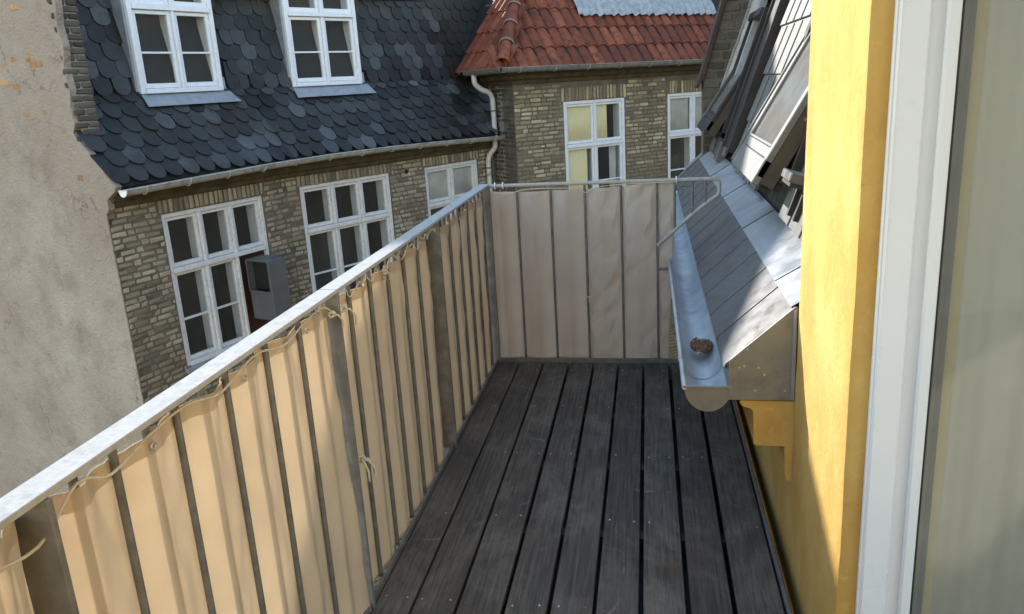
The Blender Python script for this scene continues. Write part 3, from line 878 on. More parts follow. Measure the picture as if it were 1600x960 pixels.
# downpipe shared by both gutters, fixed to the side wall
def fs(u, out, z): return CE + OE * u - UE * out + Vector((0, 0, z))
def smooth_path(ctrl, n=6):
    c = [Vector(p) for p in ctrl]; out = []
    for i in range(len(c) - 1):
        p0, p1, p2, p3 = c[max(i - 1, 0)], c[i], c[i + 1], c[min(i + 2, len(c) - 1)]
        for k in range(n):
            t_ = k / n
            out.append(.5 * ((2 * p1) + (p2 - p0) * t_ + (2 * p0 - 5 * p1 + 4 * p2 - p3) * t_ ** 2 + (-p0 + 3 * p1 - 3 * p2 + p3) * t_ ** 3))
    out.append(c[-1]); return out
dp = MB()
dp.tube(smooth_path([fs(-.5, .40, 1.79), fs(-.5, .40, 1.70), fs(-.5, .38, 1.62), fs(-.5, .28, 1.54), fs(-.5, .16, 1.49), fs(-.5, .10, 1.40), fs(-.5, .09, 1.25), fs(-.5, .09, .95), fs(-.5, .09, .74), fs(-.5, .11, .62), fs(-.56, .17, .52), fs(-.58, .20, .40), fs(-.58, .20, .2), fs(-.58, .20, -1.0), fs(-.58, .20, -11.9)]), .042, 12)
dpo = obj('downpipe', dp, MT['pipe'], bh, smooth=True)
for z, o_, u_ in ((1.2, .09, -.5), (.30, .2, -.58)):
    b = MB(); b.tube([fs(u_, o_, z - .012), fs(u_, o_, z + .012)], .047, 12); b.tube([fs(u_, o_ - .04, z), fs(u_, -.02, z)], .008, 6)
    obj('pipe_clip', b, MT['galv'], dpo)
b = MB(); b.tube([PF(LT - .12, -.30, .775), PF(LT + .02, -.24, .765), fs(-.5, .09, .755)], .03, 8)
obj('outlet_pipe', b, MT['pipe'], dpo, smooth=True)

# ================================================================== YELLOW HOUSE (ours): wall, eaves, roof, door
yh = empty('yellow_rendered_house', (.8, 2.4, -12), label='yellow rendered house with zinc eaves and roof windows, at right', cat='house')
XW = .46; YC = 1.765; YE = 2.39; RY = 6.98
def wall_loft(sec, zs, amp, seed):
    rows = []
    for z in zs:
        row = []
        for x, y in sec:
            d = amp * (noise.noise(Vector((x * 3 + seed, y * 3.1, z * 2.3))) + .5 * noise.noise(Vector((x * 11, y * 11 + seed, z * 9))))
            row.append(Vector((x + d, y + d * .8, z)))
        rows.append(row)
    m = MB(); m.loft(rows, closed=True, cap=True); return m
sec = [(.62, YE), (.55, YE), (.475, YE), (.462, YE - .006), (XW, YE - .02)]
k = 14
sec += [(XW, YE - .02 - (YE - YC - .04) * i / k) for i in range(1, k + 1)]
sec += [(.463, YC + .005), (.475, YC), (.50, YC), (.523, YC), (.56, YC), (.62, YC)]
zs = [-12, -6, -2] + [-1 + i * .055 for i in range(80)]
obj('wall', wall_loft(sec, zs, .0045, 3), MT['yellow'], yh, smooth=True)
w = MB(); w.box(ID, XW + .004, .9, YE - .002, 7.2, -12, .562)
w.box(ID, XW, .62, -3.0, .55, -12, 3.35); w.box(ID, XW, .62, .5501, YC - .012, 2.26, 3.35); w.box(ID, XW, .62, .5501, YC - .012, -12, -.02); w.box(ID, .6215, 2.6, 2.31, YE - .002, -.05, 3.35)
obj('wall', w, MT['yellow'], yh)
w = MB(); w.box(ID, .461, 1.5, -3.0, YE, 3.36, 3.5); w.box(ID, 1.5, 3.2, 1.2, YE, 3.36, 3.5); w.box(ID, .9, 4.0, -3.0, 7.2, -12, -.05)  # gap over the room added so sky light pours in
obj('dormer_roof', w, MT['lead'], yh)
# cornice stub
cp_ = [(.292, .560), (.290, .552), (.298, .540), (.325, .532), (.334, .520), (.337, .405), (.345, .399), (.437, .396), (.440, .30), (.446, .272), (.470, .262), (.470, .560)]
cr = MB(); rows = []
for i, y in enumerate([2.402, 2.41] + [2.5 + j * .2 for j in range(23)]):
    rows.append([Vector((x + (.003 * noise.noise(Vector((x * 9, y * 3, z * 9))) if i else .0) , y, z + .004 * noise.noise(Vector((x * 14, 5, z * 14)))) ) for x, z in cp_])
cr.loft(rows, closed=True, cap=True)
obj('cornice', cr, MT['yellow'], yh)
# eaves end plate, fascia
FY = frame((0, 0, 0), (1, 0, 0), (0, 0, 1), (0, 1, 0))      # (x, z, y)
m = MB(); m.prism(FY, [(.252, .566), (.252, .690), (.256, .706), (.452, .884), (.459, .884), (.459, .566)], 2.393, 2.399)
ep = obj('eaves_end_plate', m, MT['zinc_end'], yh)
m = MB(); m.prism(FY, [(.447, .57), (.447, .872), (.4585, .880), (.4585, .57)], 2.386, 2.3925); obj('plate_edge', m, MT['zinc_strip'], ep)
m = MB()
for x, z in ((.31, .742), (.337, .60), (.364, .655), (.43, .60), (.285, .68), (.30, .685), (.345, .68)):
    m.tube([(x, 2.391, z), (x, 2.3945, z)], .0035, 6)
obj('rivet', m, MT['zinc'], ep)
m = MB(); m.box(ID, .256, .27, 2.40, RY, .566, .69); m.box(ID, .27, .46, 2.40, RY, .568, .58)
obj('fascia', m, MT['zinc_end'], yh)
# apron panels
APA = Vector((.250, 0, .690)); APB = Vector((.4505, 0, .871)); ad = (APB - APA).normalized(); an_ = Vector((-ad.z, 0, ad.x))
pitch = .282
k = 0; y = 2.402
while y < RY:
    y1 = min(y + pitch, RY)
    F = frame(APA + Vector((0, y, 0)), (0, 1, 0), ad, an_)
    m = MB(); L = (APB - APA).length
    m.box(F @ Matrix.Translation((0, 0, .003)) @ Matrix.Rotation(.013, 4, 'Y'), .0, (y1 - y) - .002, -.012, L + .002, -.004, .0018, .0008)
    m.box(F, .0, (y1 - y) * .8, -.018, -.0125, -.014, .001)
    obj('eaves_panel', m, MT['apron'], yh)
    y = y1; k += 1
# zinc flashing strip in lengths
SA = Vector((.4512, 0, .8735)); SB = Vector((.590, 0, .957)); sd_ = (SB - SA).normalized(); sn = Vector((-sd_.z, 0, sd_.x))
ys = [2.42, 2.745, 3.72, 4.70, 5.68, RY]
for i in range(5):
    m = MB(); L = (SB - SA).length; n = 26
    y0, y1 = ys[i], ys[i + 1]
    rows = []
    for j in range(n + 1):
        y = y0 + (y1 - y0 - .002) * j / n
        rows.append([SA + Vector((0, y, 0)) + sd_ * (L * q) + sn * (.004 + .0022 * noise.noise(Vector((q * 2, y * 5.5, 0))) + (.003 if j == 0 else 0)) for q in (-.03, .25, .5, .75, 1.04)])
    m.loft(rows); m.loft([[p - sn * .003 for p in r] for r in rows])
    obj('flashing_strip', m, MT['zinc_strip'], yh, smooth=True)

# gutter
def gsec(y, r=.0755, th=.0025, n=14, dx=0.0):
    c_ = Vector((.186 + dx, y, .606))
    ou = [c_ + Vector((-r * math.cos(math.pi * i / n), 0, -r * 1.12 * math.sin(math.pi * i / n))) for i in range(n + 1)]
    inn = [c_ + Vector((-(r - th) * math.cos(math.pi * i / n), 0, -(r - th) * 1.12 * math.sin(math.pi * i / n))) for i in range(n, -1, -1)]
    ou.append(c_ + Vector((r, 0, .05))); inn.insert(0, c_ + Vector((r - th, 0, .05)))
    return ou + inn
m = MB(); m.loft([gsec(y) for y in (2.40, 3.0, 4.0, 5.0, 6.0, RY - .03)], closed=True, cap=True)
m.tube([(.110, 2.395, .606), (.110, RY - .03, .606)], .0085, 10)
gy = obj('gutter', m, MT['zinc'], yh, smooth=True)
m = MB(); m.prism(frame((.186, 2.4, .606), (-1, 0, 0), (0, 0, 1), (0, -1, 0)), [(.0765 * math.cos(math.pi * i / 18), -.0855 * math.sin(math.pi * i / 18)) for i in range(19)], .0, .0035)
m.box(ID, .104, .262, 2.392, 2.400, .6065, .612, .001); m.box(ID, .17, .20, 2.3955, 2.3965, .562, .5645)
obj('end_cap', m, MT['zinc_end'], gy)
for y in (2.66, 3.47, 4.5, 5.5):
    m = MB(); m.loft([gsec(q, .0775, .0045) for q in (y, y + .012)], closed=True, cap=True); m.tube([(.1095, y - .004, .606), (.1095, y + .014, .606)], .0108, 10)
    obj('gutter_joint', m, MT['zinc'], gy, smooth=True)

# roof slope with large flat tiles
RB = Vector((.585, 0, .955)); RD = Vector((1, 0, 3.0)).normalized(); RN = Vector((-RD.z, 0, RD.x))
m = MB(); m.prism(FY, [(.60, .94), (1.285, 2.995), (2.6, 3.6), (2.6, -.04), (.92, -.04), (.92, .5), (.60, .5)], 2.405, 7.3)
yroof = obj('roof', m, MT['antracite'], yh)
RWIN = [(3.35, 4.14, 1.11, 2.02), (6.24, 7.0, 1.11, 2.02)]
t_ = NT('grey_roof_tile'); c = t_.ramp(t_.noise(12, 5), [(.3, (.10, .099, .098)), (.7, (.14, .138, .135))]); t_.col(c); t_.rough(.5, 0, .5); t_.bump(t_.noise(60, 3), .1, .003); MT['roof_tile'] = t_.m
tw = .245; tl = []
me = MB(); me.box(ID, .0015, tw - .0015, 0, .40, .0, .012, .002); me.box(ID, 0, .02, .0, .30, .0125, .019, .002)
TM_ = me.mesh('roof_tile'); TM_.materials.append(MT['roof_tile'])
for r in range(7):
    z0 = 1.0 + r * .295 - .02
    dd = (z0 - RB.z) / RD.z
    for c_ in range(19):
        y = 2.42 + c_ * tw
        if any(w_[0] - .03 < y + tw / 2 < w_[1] + .06 and w_[2] - .05 < z0 + .15 < w_[3] for w_ in RWIN): continue
        if 5.35 < y + tw / 2 < 5.95: continue
        if y > 6.85: continue
        P = RB + RD * dd + Vector((0, y, 0)) + RN * (.028)
        a = .045
        Mx = frame(P, (0, 1, 0), RD * math.cos(a) - RN * math.sin(a), RN * math.cos(a) + RD * math.sin(a))
        inst('roof_tile', TM_, Mx, yroof)
# dark cover flashing between the roof windows
m = MB(); FR = frame(RB, (0, 1, 0), RD, RN)
m.box(FR, 5.44, 5.90, .10, 2.15, -.01, .055, .004); m.box(FR, 5.42, 5.44, .10, 2.15, -.01, .085, .003); m.box(FR, 5.90, 5.915, .10, 2.15, -.01, .075, .003)
obj('cover_flashing', m, MT['antracite'], yh)

def roof_window(y0, y1, bx, bz, slope, L, cover):
    e2 = Vector((1, 0, slope)).normalized(); e3 = Vector((-e2.z, 0, e2.x))
    F = frame((bx, 0, bz), (0, 1, 0), e2, e3)
    # fixed frame on the roof
    fm = MB(); z0, z1 = bz - .03, bz + L * e2.z + .05
    d0 = (z0 - RB.z) / RD.z; d1 = (z1 - RB.z) / RD.z
    fm.box(FR, y0 - .02, y0 + .03, d0, d1, -.01, .07, .003); fm.box(FR, y1 - .03, y1 + .02, d0, d1, -.01, .07, .003)
    fm.box(FR, y0 + .03, y1 - .03, d0, d0 + .05, -.01, .07, .003); fm.box(FR, y0 + .03, y1 - .03, d1 - .06, d1, -.01, .09, .003)
    w_ = obj('roof_window', fm, MT['antracite'], yh)
    s_ = MB(); th = .085; fw = .075
    s_.box(F, y0, y0 + fw, 0, L, -th, -.004, .003); s_.box(F, y1 - fw, y1, 0, L, -th, -.004, .003)
    s_.box(F, y0 + fw, y1 - fw, 0, fw, -th, -.004, .003); s_.box(F, y0 + fw, y1 - fw, L - fw, L, -th, -.004, .003)
    so = obj('sash', s_, MT['brown'], w_)
    cvm = MB()
    cvm.box(F, y0 - .006, y0 + .055, .02, L, -.02, .010, .004); cvm.box(F, y1 - .055, y1 + .006, .02, L, -.02, .010, .004)
    cvm.box(F, y0 + .055, y1 - .055, L - .07, L, -.02, .012, .004)
    cvm.box(F, y0 - .006, y1 + .006, -.015, .10, -.02, .013, .004); cvm.box(F, y0 + .04, y1 - .04, .101, .15, -.01, .008, .003); cvm.box(F, y0 + .05, y1 - .05, .151, .165, -.01, .012, .003)
    obj('sash_cover', cvm, cover, w_)
    g_ = MB(); g_.box(F, y0 + .05, y1 - .05, .14, L - .065, -.014, -.004)
    obj('pane', g_, MT['roof_glass'], w_)
    tr = MB(); tr.tube([F @ Vector((y1 + .03, 0.0, .012)), F @ Vector((y1 + .03, L * .95, .012))], .008, 6); tr.box(F, y1 + .008, y1 + .022, .0, L * .95, -.01, .02, .002)
    obj('blind_rail', tr, MT['sash_cover'], w_)
    sc_ = MB()
    for yy in (.33, .72):
        sc_.tube([F @ Vector((y0 - .001, L * yy, -.045)), F @ Vector((y0 - .005, L * yy, -.045))], .009, 8)
    obj('screw', sc_, MT['sash_cover'], w_)
    lt = MB(); lt.tube([F @ Vector((y0 + .05, .08, -.09)), F @ Vector((y0 + .05, .10, -.16)), F @ Vector((y0 + .05, .2, -.2))], .012, 6)
    lt.box(F, y0 + .02, y0 + .1, .0, .035, -.115, -.088, .002)
    obj('catch', lt, MT['black'], w_)
    return w_
gt_ = NT('roof_window_glass'); gt_.col(gt_.ramp(gt_.noise(9, 5), [(.3, (.14, .145, .132)), (.7, (.20, .202, .186))])); gt_.rough(.16, 0, .9); MT['roof_glass'] = gt_.m
gt_ = NT('dark_roof_window_glass'); 
roof_window(3.35, 4.14, .45, 1.155, 1.74, .95, MT['sash_cover'])
roof_window(6.27, 7.02, .45, 1.152, 1.55, 1.0, MT['antracite'])
# small roof hook near the dormer cheek
m = MB(); F = FR
m.box(F, 2.92, 3.10, .215, .25, .05, .15, .004)
rh = obj('roof_hook', m, MT['apron'], yh)
m = MB(); m.box(F, 2.94, 2.96, .08, .214, .06, .08); m.box(F, 3.06, 3.08, .08, .214, .06, .08); m.box(F, 2.93, 3.09, .20, .214, .02, .14)
obj('hook_leg', m, MT['black'], rh)
# lower flashing pieces
m = MB(); m.box(FR, 6.05, 6.2, -.03, .12, .005, .07, .003); m.box(FR, 6.72, 6.96, -.02, .17, .01, .05, .003); m.box(FR, 6.3, 6.68, -.05, .13, .0, .03, .003)
obj('lead_soaker', m, MT['apron'], yh)

# brick parapet at the end of the roof
YP = 7.10
FPY = frame((0, YP, 0), (1, 0, 0), (0, -1, 0))
m = MB()
m.prism(FY, [(.49, .80), (.49, 1.55), (.955, 3.2), (1.6, 3.2), (.62, .80)], YP, YP + .22)
pp = obj('parapet', m, MT['mortar'], yh)
bpm = make_brick_meshes('brick', MT['brick_p'], .15, .066, .03, jit=.006)
for i in range(26):
    z = .86 + i * .080
    xl = .49 if z < 1.55 else .49 + (z - 1.55) * .282
    xr = .585 + max(0, z - .96) * .31
    x = xl + .004 - (.05 if i % 2 else 0)
    while x < xr:
        p, q = max(x, xl + .003), min(x + .14, xr)
        if q - p > .03:
            inst('brick', bpm[(i + int(x * 50)) % 4], FPY @ Matrix.Translation(((p + q) / 2, .008 + rnd.uniform(-.004, .004), z)) @ Matrix.Diagonal(((q - p) / .15, 1, 1, 1)), pp)
        x += .152
m = MB()
m.prism(FY, [(.425, 1.49), (.445, 1.475), (.492, 1.56), (.945, 3.17), (.92, 3.18), (.47, 1.60)], YP - .035, YP + .26)
obj('verge_board', m, MT['verge'], yh)
# stepped zinc flashing against the parapet
def rz(z, n): return RB + RD * ((z - RB.z) / RD.z) + RN * n
for i in range(6):
    z0, z1 = 1.10 + i * .33, 1.46 + i * .33
    m = MB()
    P0, P1 = rz(z0, .105 + .004 * (i % 2)), rz(z1, .105 + .004 * (i % 2)); Q0, Q1 = rz(z0, .02), rz(z1, .02)
    y0 = YP - .02
    A = [P0 + Vector((0, y0, 0)), P1 + Vector((0, y0, 0)), Q1 + Vector((0, y0 - .02, 0)), Q0 + Vector((0, y0 - .02, 0)), Q0 + Vector((0, y0 - .10, 0)), Q1 + Vector((0, y0 - .10, 0))]
    m.add(A, [(0, 1, 2, 3), (3, 2, 5, 4)]); m.add([a + Vector((0, .004, 0)) for a in A], [(0, 1, 2, 3), (3, 2, 5, 4)])
    m.box(frame(P0 + Vector((0, y0, 0)), (P1 - P0).normalized(), RN, (0, 1, 0)), 0, .36, -.01, .008, -.012, .03, .002)
    obj('step_flashing', m, MT['zinc_strip'], yh)
m = MB(); m.box(FR, YP - .30, YP - .24, .10, 2.1, .0, .06, .004); m.box(FR, YP - .20, YP - .16, .10, 2.1, .0, .045, .004); obj('seam_flashing', m, MT['lead'], yh)
m = MB(); m.box(frame(APA + Vector((0, RY, 0)), (0, 1, 0), ad, an_), -.02, .05, .12, .32, .006, .02, .002); m.box(frame(APA + Vector((0, RY, 0)), (0, 1, 0), ad, an_), .0, .06, -.02, .30, -.02, .004, .002)
obj('end_flashing', m, MT['zinc_strip'], yh)

# glazed balcony door: leaf swung into the room, standing square to the wall
def vbar(m, x0, x1, y0, y1, ch=.003): m.box(ID, x0, x1, y0, y1, .0, 2.2, ch)
dm = MB(); vbar(dm, .512, .5745, 1.7475, 1.7635, .004); vbar(dm, .5065, .5125, 1.7505, 1.7635, .002); vbar(dm, .5160, .5185, 1.7455, 1.7475, .001); vbar(dm, .5750, .62, 1.7605, 1.7637, .001)
door = obj('balcony_door', dm, MT['frame_white'], yh)
m = MB(); m.box(ID, .604, .6312, 1.743, 1.7600, .01, 2.19, .005); m.box(ID, .621, .6312, 1.7601, 1.80, .01, 2.19, .002)
m.box(ID, 1.28, 1.38, 1.743, 1.80, .01, 2.19, .005); m.box(ID, .6315, 1.2795, 1.743, 1.80, 2.09, 2.19, .005); m.box(ID, .6315, 1.2795, 1.743, 1.80, .01, .16, .005)
obj('sash', m, MT['frame_white'], door)
m = MB(); m.box(ID, .6314, .6366, 1.750, 1.7605, .161, 2.089); obj('gasket', m, MT['black'], door)
m = MB(); m.box(ID, .6368, .6515, 1.7665, 1.780, .161, 2.089); obj('spacer', m, MT['gasket'], door)
m = MB(); m.box(ID, .6517, .6670, 1.770, 1.780, .161, 2.089); obj('spacer', m, MT['sash_cover'], door)
for y in (1.7615, 1.7815):
    m = MB(); m.box(ID, .6314, 1.2795, y, y + .004, .161, 2.089); obj('pane', m, MT['glass_door'], door)
# room behind the door; ceiling and far wall openings added to let daylight in
m = MB(); x1, y0, y1, z0, z1 = 3.6, -1.6, 2.25, .0, 2.55
m.box(ID, x1, x1 + .05, y0, y1, z0, .6); m.box(ID, x1, x1 + .05, y0, y1, 2.2, z1); m.box(ID, .625, x1, y1, y1 + .05, z0, z1); m.box(ID, .625, x1, y0 - .05, y0, z0, z1); m.box(ID, .625, 1.5, y0, y1, z1, z1 + .05); m.box(ID, 1.5, x1, 1.2, y1, z1, z1 + .05)
obj('room_wall', m, MT['room'], yh)
m = MB(); m.box(ID, .625, x1, y0, y1, -.04, -.002); obj('room_floor', m, MT['room_floor'], yh)
m = MB(); rows = []
for z in (.03, .8, 1.6, 2.3):
    rows.append([Vector((.702 + .0088 * i, 1.808 + .005 * math.sin(i * .55 + .2 * z) + .002 * math.sin(i * 1.3), z)) for i in range(64)])
m.loft(rows); o = obj('curtain', m, MT['pane_brightener'], yh, smooth=True); sd = o.modifiers.new('thick', 'SOLIDIFY'); sd.thickness = .003  # pale sheet added to brighten the glass in place of room reflections
m = MB(); m.box(ID, .672, .700, 1.798, 1.806, .03, 2.3, .002); obj('reflection_strip', m, MT['reflection_tan'], yh)  # tan strip added behind the glass as the yellow wall's reflection
# unseen neighbour block, added to darken pane reflections and block sky
m = MB(); m.box(ID, 6.0, 9.0, 7.6, 22, -12, 2.0)
rw = obj('added_rear_block', m, MT['brick_s'], yh)
m = MB(); m.prism(FY, [(5.8, 2.0), (7.6, 5.2), (9.2, 2.0)], 7.5, 22.1); obj('added_block_roof', m, MT['verge'], rw)

# ================================================================== BALCONY
Y0, Y1 = -1.6, 4.195
fl = MB()
for i in range(12):
    y = Y1 - .16 - i * .51
    if y < Y0: break
    fl.box(ID, -.90, .40, y - .025, y + .025, -.10, -.0305)
fl.box(ID, -.95, .445, Y0, Y1 + .02, -.16, -.1005)
deck = obj('balcony_deck', fl, MT['black'], kind='structure')
bounds = [-.896, -.770, -.626, -.473, -.328, -.185, -.040, .107, .250, .398]
gaps = [0, .007, .009, .012, .012, .011, .013, .015, .015, 0]
for i in range(9):
    xa = bounds[i] + gaps[i] / 2 + .001; xb = bounds[i + 1] - gaps[i + 1] / 2 - .001
    m = MB(); n = 30; rows = []
    for j in range(n + 1):
        y = Y0 + (Y1 - .014 - Y0) * j / n
        wv = .0016 * noise.noise(Vector((i * 3.3, y * 1.2, 0)))
        wz = .0015 * noise.noise(Vector((i * 5.1, y * .9, 4)))
        c_ = .003
        rows.append([Vector((xa + wv, y, -.027)), Vector((xa + wv, y, -c_ + wz)), Vector((xa + c_ + wv, y, wz)), Vector((xa * .5 + xb * .5 + wv, y, wz + .0008)), Vector((xb - c_ + wv, y, wz)), Vector((xb + wv, y, -c_ + wz)), Vector((xb + wv, y, -.027))])
    m.loft(rows, closed=True, cap=True)
    bd = obj('board', m, MT['wood'], deck)
    for j in range(5):
        y = 4.065 - j * .507
        for xx in (xa + .022, xb - .022):
            s_ = MB(); px, py = xx + rnd.uniform(-.004, .004), y + rnd.uniform(-.008, .008)
            s_.tube([(px, py, -.002), (px, py, .0022)], .0034, 8)
            obj('screw', s_, MT['screw' if rnd.random() < .5 else 'screw_dull'], bd)
m = MB(); m.box(ID, .4045, .4165, Y0, Y1, -.06, .004, .001); obj('edge_angle', m, MT['galv'], deck)
m = MB(); m.box(ID, -.9085, -.8985, Y0, Y1 - .012, -.09, .020, .0015); obj('edge_angle', m, MT['galv'], deck)
m = MB(); m.box(ID, -.9085, .235, Y1 - .011, Y1 - .001, -.09, .026, .0015); obj('edge_angle', m, MT['galv'], deck)

rail = empty('balcony_railing', (-.92, 2.0, 0), label='galvanised steel balcony railing with flat top rail and round balusters', cat='railing')
XR = -.925; YF = 4.213
m = MB(); m.box(ID, -.953, -.896, Y0, 1.9985, 1.055, 1.067, .0015); obj('handrail', m, MT['rail_top'], rail)
m = MB(); m.box(ID, -.953, -.896, 2.0015, YF + .02, 1.055, 1.067, .0015); obj('handrail', m, MT['rail_top'], rail)
posts = [-.23, .88, 1.99, 3.10, 4.205]
for y in posts:
    m = MB(); m.box(ID, -.962, -.890, y - .006, y + .006, -.16, 1.0545, .0012); obj('post', m, MT['post'], rail)
def rods(p0, y_first, step, n): return [(y_first + i * step, i % 2 == 0) for i in range(n)]
RODS = []
RODS += [(.79, False), (.70, True), (.61, False), (.52, True), (.43, False), (.34, True)]
RODS += [(1.06 + .0915 * i, i % 2 == 0) for i in range(10)]
RODS += [(.965, False)]
RODS += [(2.035, True), (2.145 + .0905 * i, i % 2 == 0) if False else (2.145, True)] + [(2.145 + .0905 * i, i % 2 == 0) for i in range(1, 10)]
RODS += [(3.205 + .0925 * i, i % 2 == 0) for i in range(11)]
for y, ins in RODS:
    m = MB(); m.tube([(XR, y, .0), (XR, y, 1.0548)], .0078, 10); obj('baluster', m, MT['galv'], rail, smooth=True)
# end rail: round tube with braced return over the eaves
m = MB(); m.tube([(-.90, YF, 1.056), (.352, YF, 1.056), (.370, YF, 1.050), (.3785, YF, 1.036), (.3785, YF, .985), (.370, YF, .965), (.32, YF, .93), (.25, YF, .875), (.045, YF, .692)], .0105, 12)
obj('end_rail', m, MT['rail_top'], rail, smooth=True)
for x, ins, z0, z1 in [(-.832, False, .02, 1.045), (-.736, True, .02, 1.045), (-.640, False, .02, 1.045), (-.544, True, .02, 1.045), (-.448, False, .02, 1.045), (-.352, True, .02, 1.045), (-.252, False, .02, 1.045), (-.151, True, .02, 1.045), (-.052, False, .02, 1.045), (.046, True, .02, 1.045), (.142, True, .79, 1.045), (.237, True, .872, 1.045), (.305, True, .924, 1.045)]:
    m = MB(); m.tube([(x, YF, z0), (x, YF, z1)], .0072, 10); obj('baluster', m, MT['galv'], rail, smooth=True)
m = MB(); m.tube([(.05, YF, .557), (.125, YF, .557)], .008, 8); m.tube([(.15, YF - .002, 1.02), (.236, YF - .002, 1.02)], .004, 6); obj('stay', m, MT['galv'], rail)
for x in (-.815, -.86, .150):
    m = MB(); m.tube([(x + .0, YF + .016 * math.cos(q * math.pi / 6), 1.056 + .018 * math.sin(q * math.pi / 6)) for q in range(13)], .003, 6, cap=False); obj('cable_tie', m, MT['white'], rail)

# ---- canvas screens
def interp(ctrl, y):
    if y <= ctrl[0][0]: return ctrl[0][1]
    for (p, a), (q, b) in zip(ctrl, ctrl[1:]):
        if p <= y <= q:
            f = (y - p) / (q - p); f = .5 - .5 * math.cos(math.pi * f); return a + (b - a) * f
    return ctrl[-1][1]
def ties(name, pts, parent):
    for p in pts:
        m = MB(); q = Vector(p)
        m.tube([q + Vector((0, math.cos(k * math.pi / 5) * .0065, math.sin(k * math.pi / 5) * .0065)) for k in range(11)], .0020, 6, cap=False)
        obj('grommet', m, MT['screw'], parent, smooth=True)
def side_sheet(ya, yb, zt, zb, seed, label, hem, mat):
    ctrl = [(y, -.9350 if ins else -.9150) for y, ins in RODS] + [(y, -.972) for y in posts[:2] + [3.10]] + [(3.07, -.95), (3.13, -.95), (.85, -.95), (.91, -.95)]
    ctrl = sorted(ctrl); ny = int((yb - ya) / .0085); nz = 56
    rows = []
    for j in range(nz + 1):
        f = j / nz; row = []
        for i in range(ny + 1):
            y = ya + (yb - ya) * i / ny
            # scalloped top edge between eyelets
            sg = abs(math.sin(math.pi * (y - ya) / .37))
            top = zt(y) - .022 * (1 - sg) ** 2 * 0 - .009 * sg + .006 * noise.noise(Vector((y * 6, seed, 0)))
            z = top + (zb(y) - top) * f
            x = interp(ctrl, y)
            am = .013 * (1 + 1.6 * math.exp(-f * 7))
            wr = noise.noise(Vector((y * 7 + z * 3.5, z * 2.2, seed))) * am * .8 + noise.noise(Vector((y * 16 - z * 6, z * 6, seed + 9))) * am * .6 + noise.noise(Vector((y * 31 + z * 9, z * 13, seed + 5))) * am * .22
            fold = .008 * math.exp(-f * 5) * math.sin(8 * math.pi * (y - ya) / .37 + 9 * f)
            edge = hem(y, f)
            x2 = x + wr * .6 + fold * .5 + edge
            for ry, ins in RODS:
                dd = abs(y - ry)
                if dd < .03:
                    k_ = max(0, (dd - .012) / .018) * .02
                    x2 = min(x2, -.9342 + k_) if ins else max(x2, -.9160 - k_)
            if abs(y - 3.10) < .02 or abs(y - .88) < .02: x2 = min(x2, -.966)
            row.append(Vector((x2, y + .004 * noise.noise(Vector((y * 5, z * 5, seed + 3))), z)))
        rows.append(row)
    m = MB(); m.loft(rows)
    o = obj('canvas_screen', m, mat, smooth=True, label=label, cat='canvas screen', group='canvas screens on the balcony railing')
    md = o.modifiers.new('thick', 'SOLIDIFY'); md.thickness = .0012
    hm = MB()
    for q0, q1 in ((0, 2),):
        hm.loft([[p + Vector((.0022, 0, 0)) for p in rows[j]] for j in range(q0, q1 + 1)])
    obj('hem', hm, mat, o, smooth=True)
    return o
def cord(path, r, parent):
    m = MB(); m.tube(smooth_path(path, 5), r, 6); obj('cord', m, MT['rope'], parent, smooth=True)
near = side_sheet(-1.0, 1.972, lambda y: 1.036, lambda y: -.02 - .015 * max(0, y - 1.5), 1.7,
                  'long sunlit beige canvas screen laced to the near side of the railing', lambda y, f: .03 * f * max(0, (y - 1.86) / .11) ** 2 if y > 1.86 else 0, MT['canvas'])
mid = side_sheet(2.012, 4.175, lambda y: 1.020 + .010 * math.exp(-(y - 2.0) * 3), lambda y: .0, 6.2,
                 'beige canvas screen on the far half of the side railing, partly in shade', lambda y, f: .012 * max(0, (2.06 - y) / .05) if y < 2.06 else 0, MT['canvas'])
gy_ = [1.25, 1.53, 1.80, 1.945]; ties('g', [(-.905, y, 1.008) for y in (1.14, 1.47, 1.80)], near); ties('g', [(-.905, y, .992) for y in (2.05, 2.42, 2.79, 3.16, 3.53, 3.90)], mid)
pth = []
for i, y in enumerate([.05, .2, .42, .55, .72, .86, .95, 1.02, 1.14, 1.25, 1.36, 1.47, 1.55, 1.66, 1.80, 1.90, 1.95]):
    pth.append((-.905 + .006 * math.sin(i * 2.1), y, (1.040 if i % 3 == 0 else (1.018 if i % 3 == 1 else 1.03)) - (.045 if abs(y - .86) < .05 else 0)))
cord(pth, .0028, near)
pth = []
for i in range(34):
    y = 2.02 + i * .034
    pth.append((-.906 + .006 * math.sin(i * 1.7), y, (1.044, 1.022, 1.036, 1.008, 1.03)[i % 5] + .004 * math.sin(i)))
cord(pth, .0022, mid)
# knots with loose ends by the second post
def knot(p, s, parent, ends=3, seed=0):
    rr = random.Random(seed); p = Vector(p)
    m = MB()
    m.tube([p + Vector((.012 * s * math.cos(k), .012 * s * math.sin(k * 1.3), .012 * s * math.sin(k))) for k in [q * .7 for q in range(14)]], .0038, 6)
    for e in range(ends):
        d = Vector((rr.uniform(.2, 1), rr.uniform(-.3, 1), 0)).normalized()
        m.tube([p, p + d * .03 * s + Vector((0, 0, -.01 * s)), p + d * .05 * s + Vector((0, 0, -.04 * s)), p + d * .048 * s + Vector((0, 0, -.075 * s))], .0034, 6)
    obj('knot', m, MT['rope'], parent, smooth=True)
knot((-.905, 2.045, .50), .85, mid, 4, 2)
knot((-.900, 2.03, 1.0), .8, mid, 2, 3); knot((-.90, 1.955, 1.005), .6, near, 2, 5); knot((-.90, 2.42, 1.012), .45, mid, 2, 8)

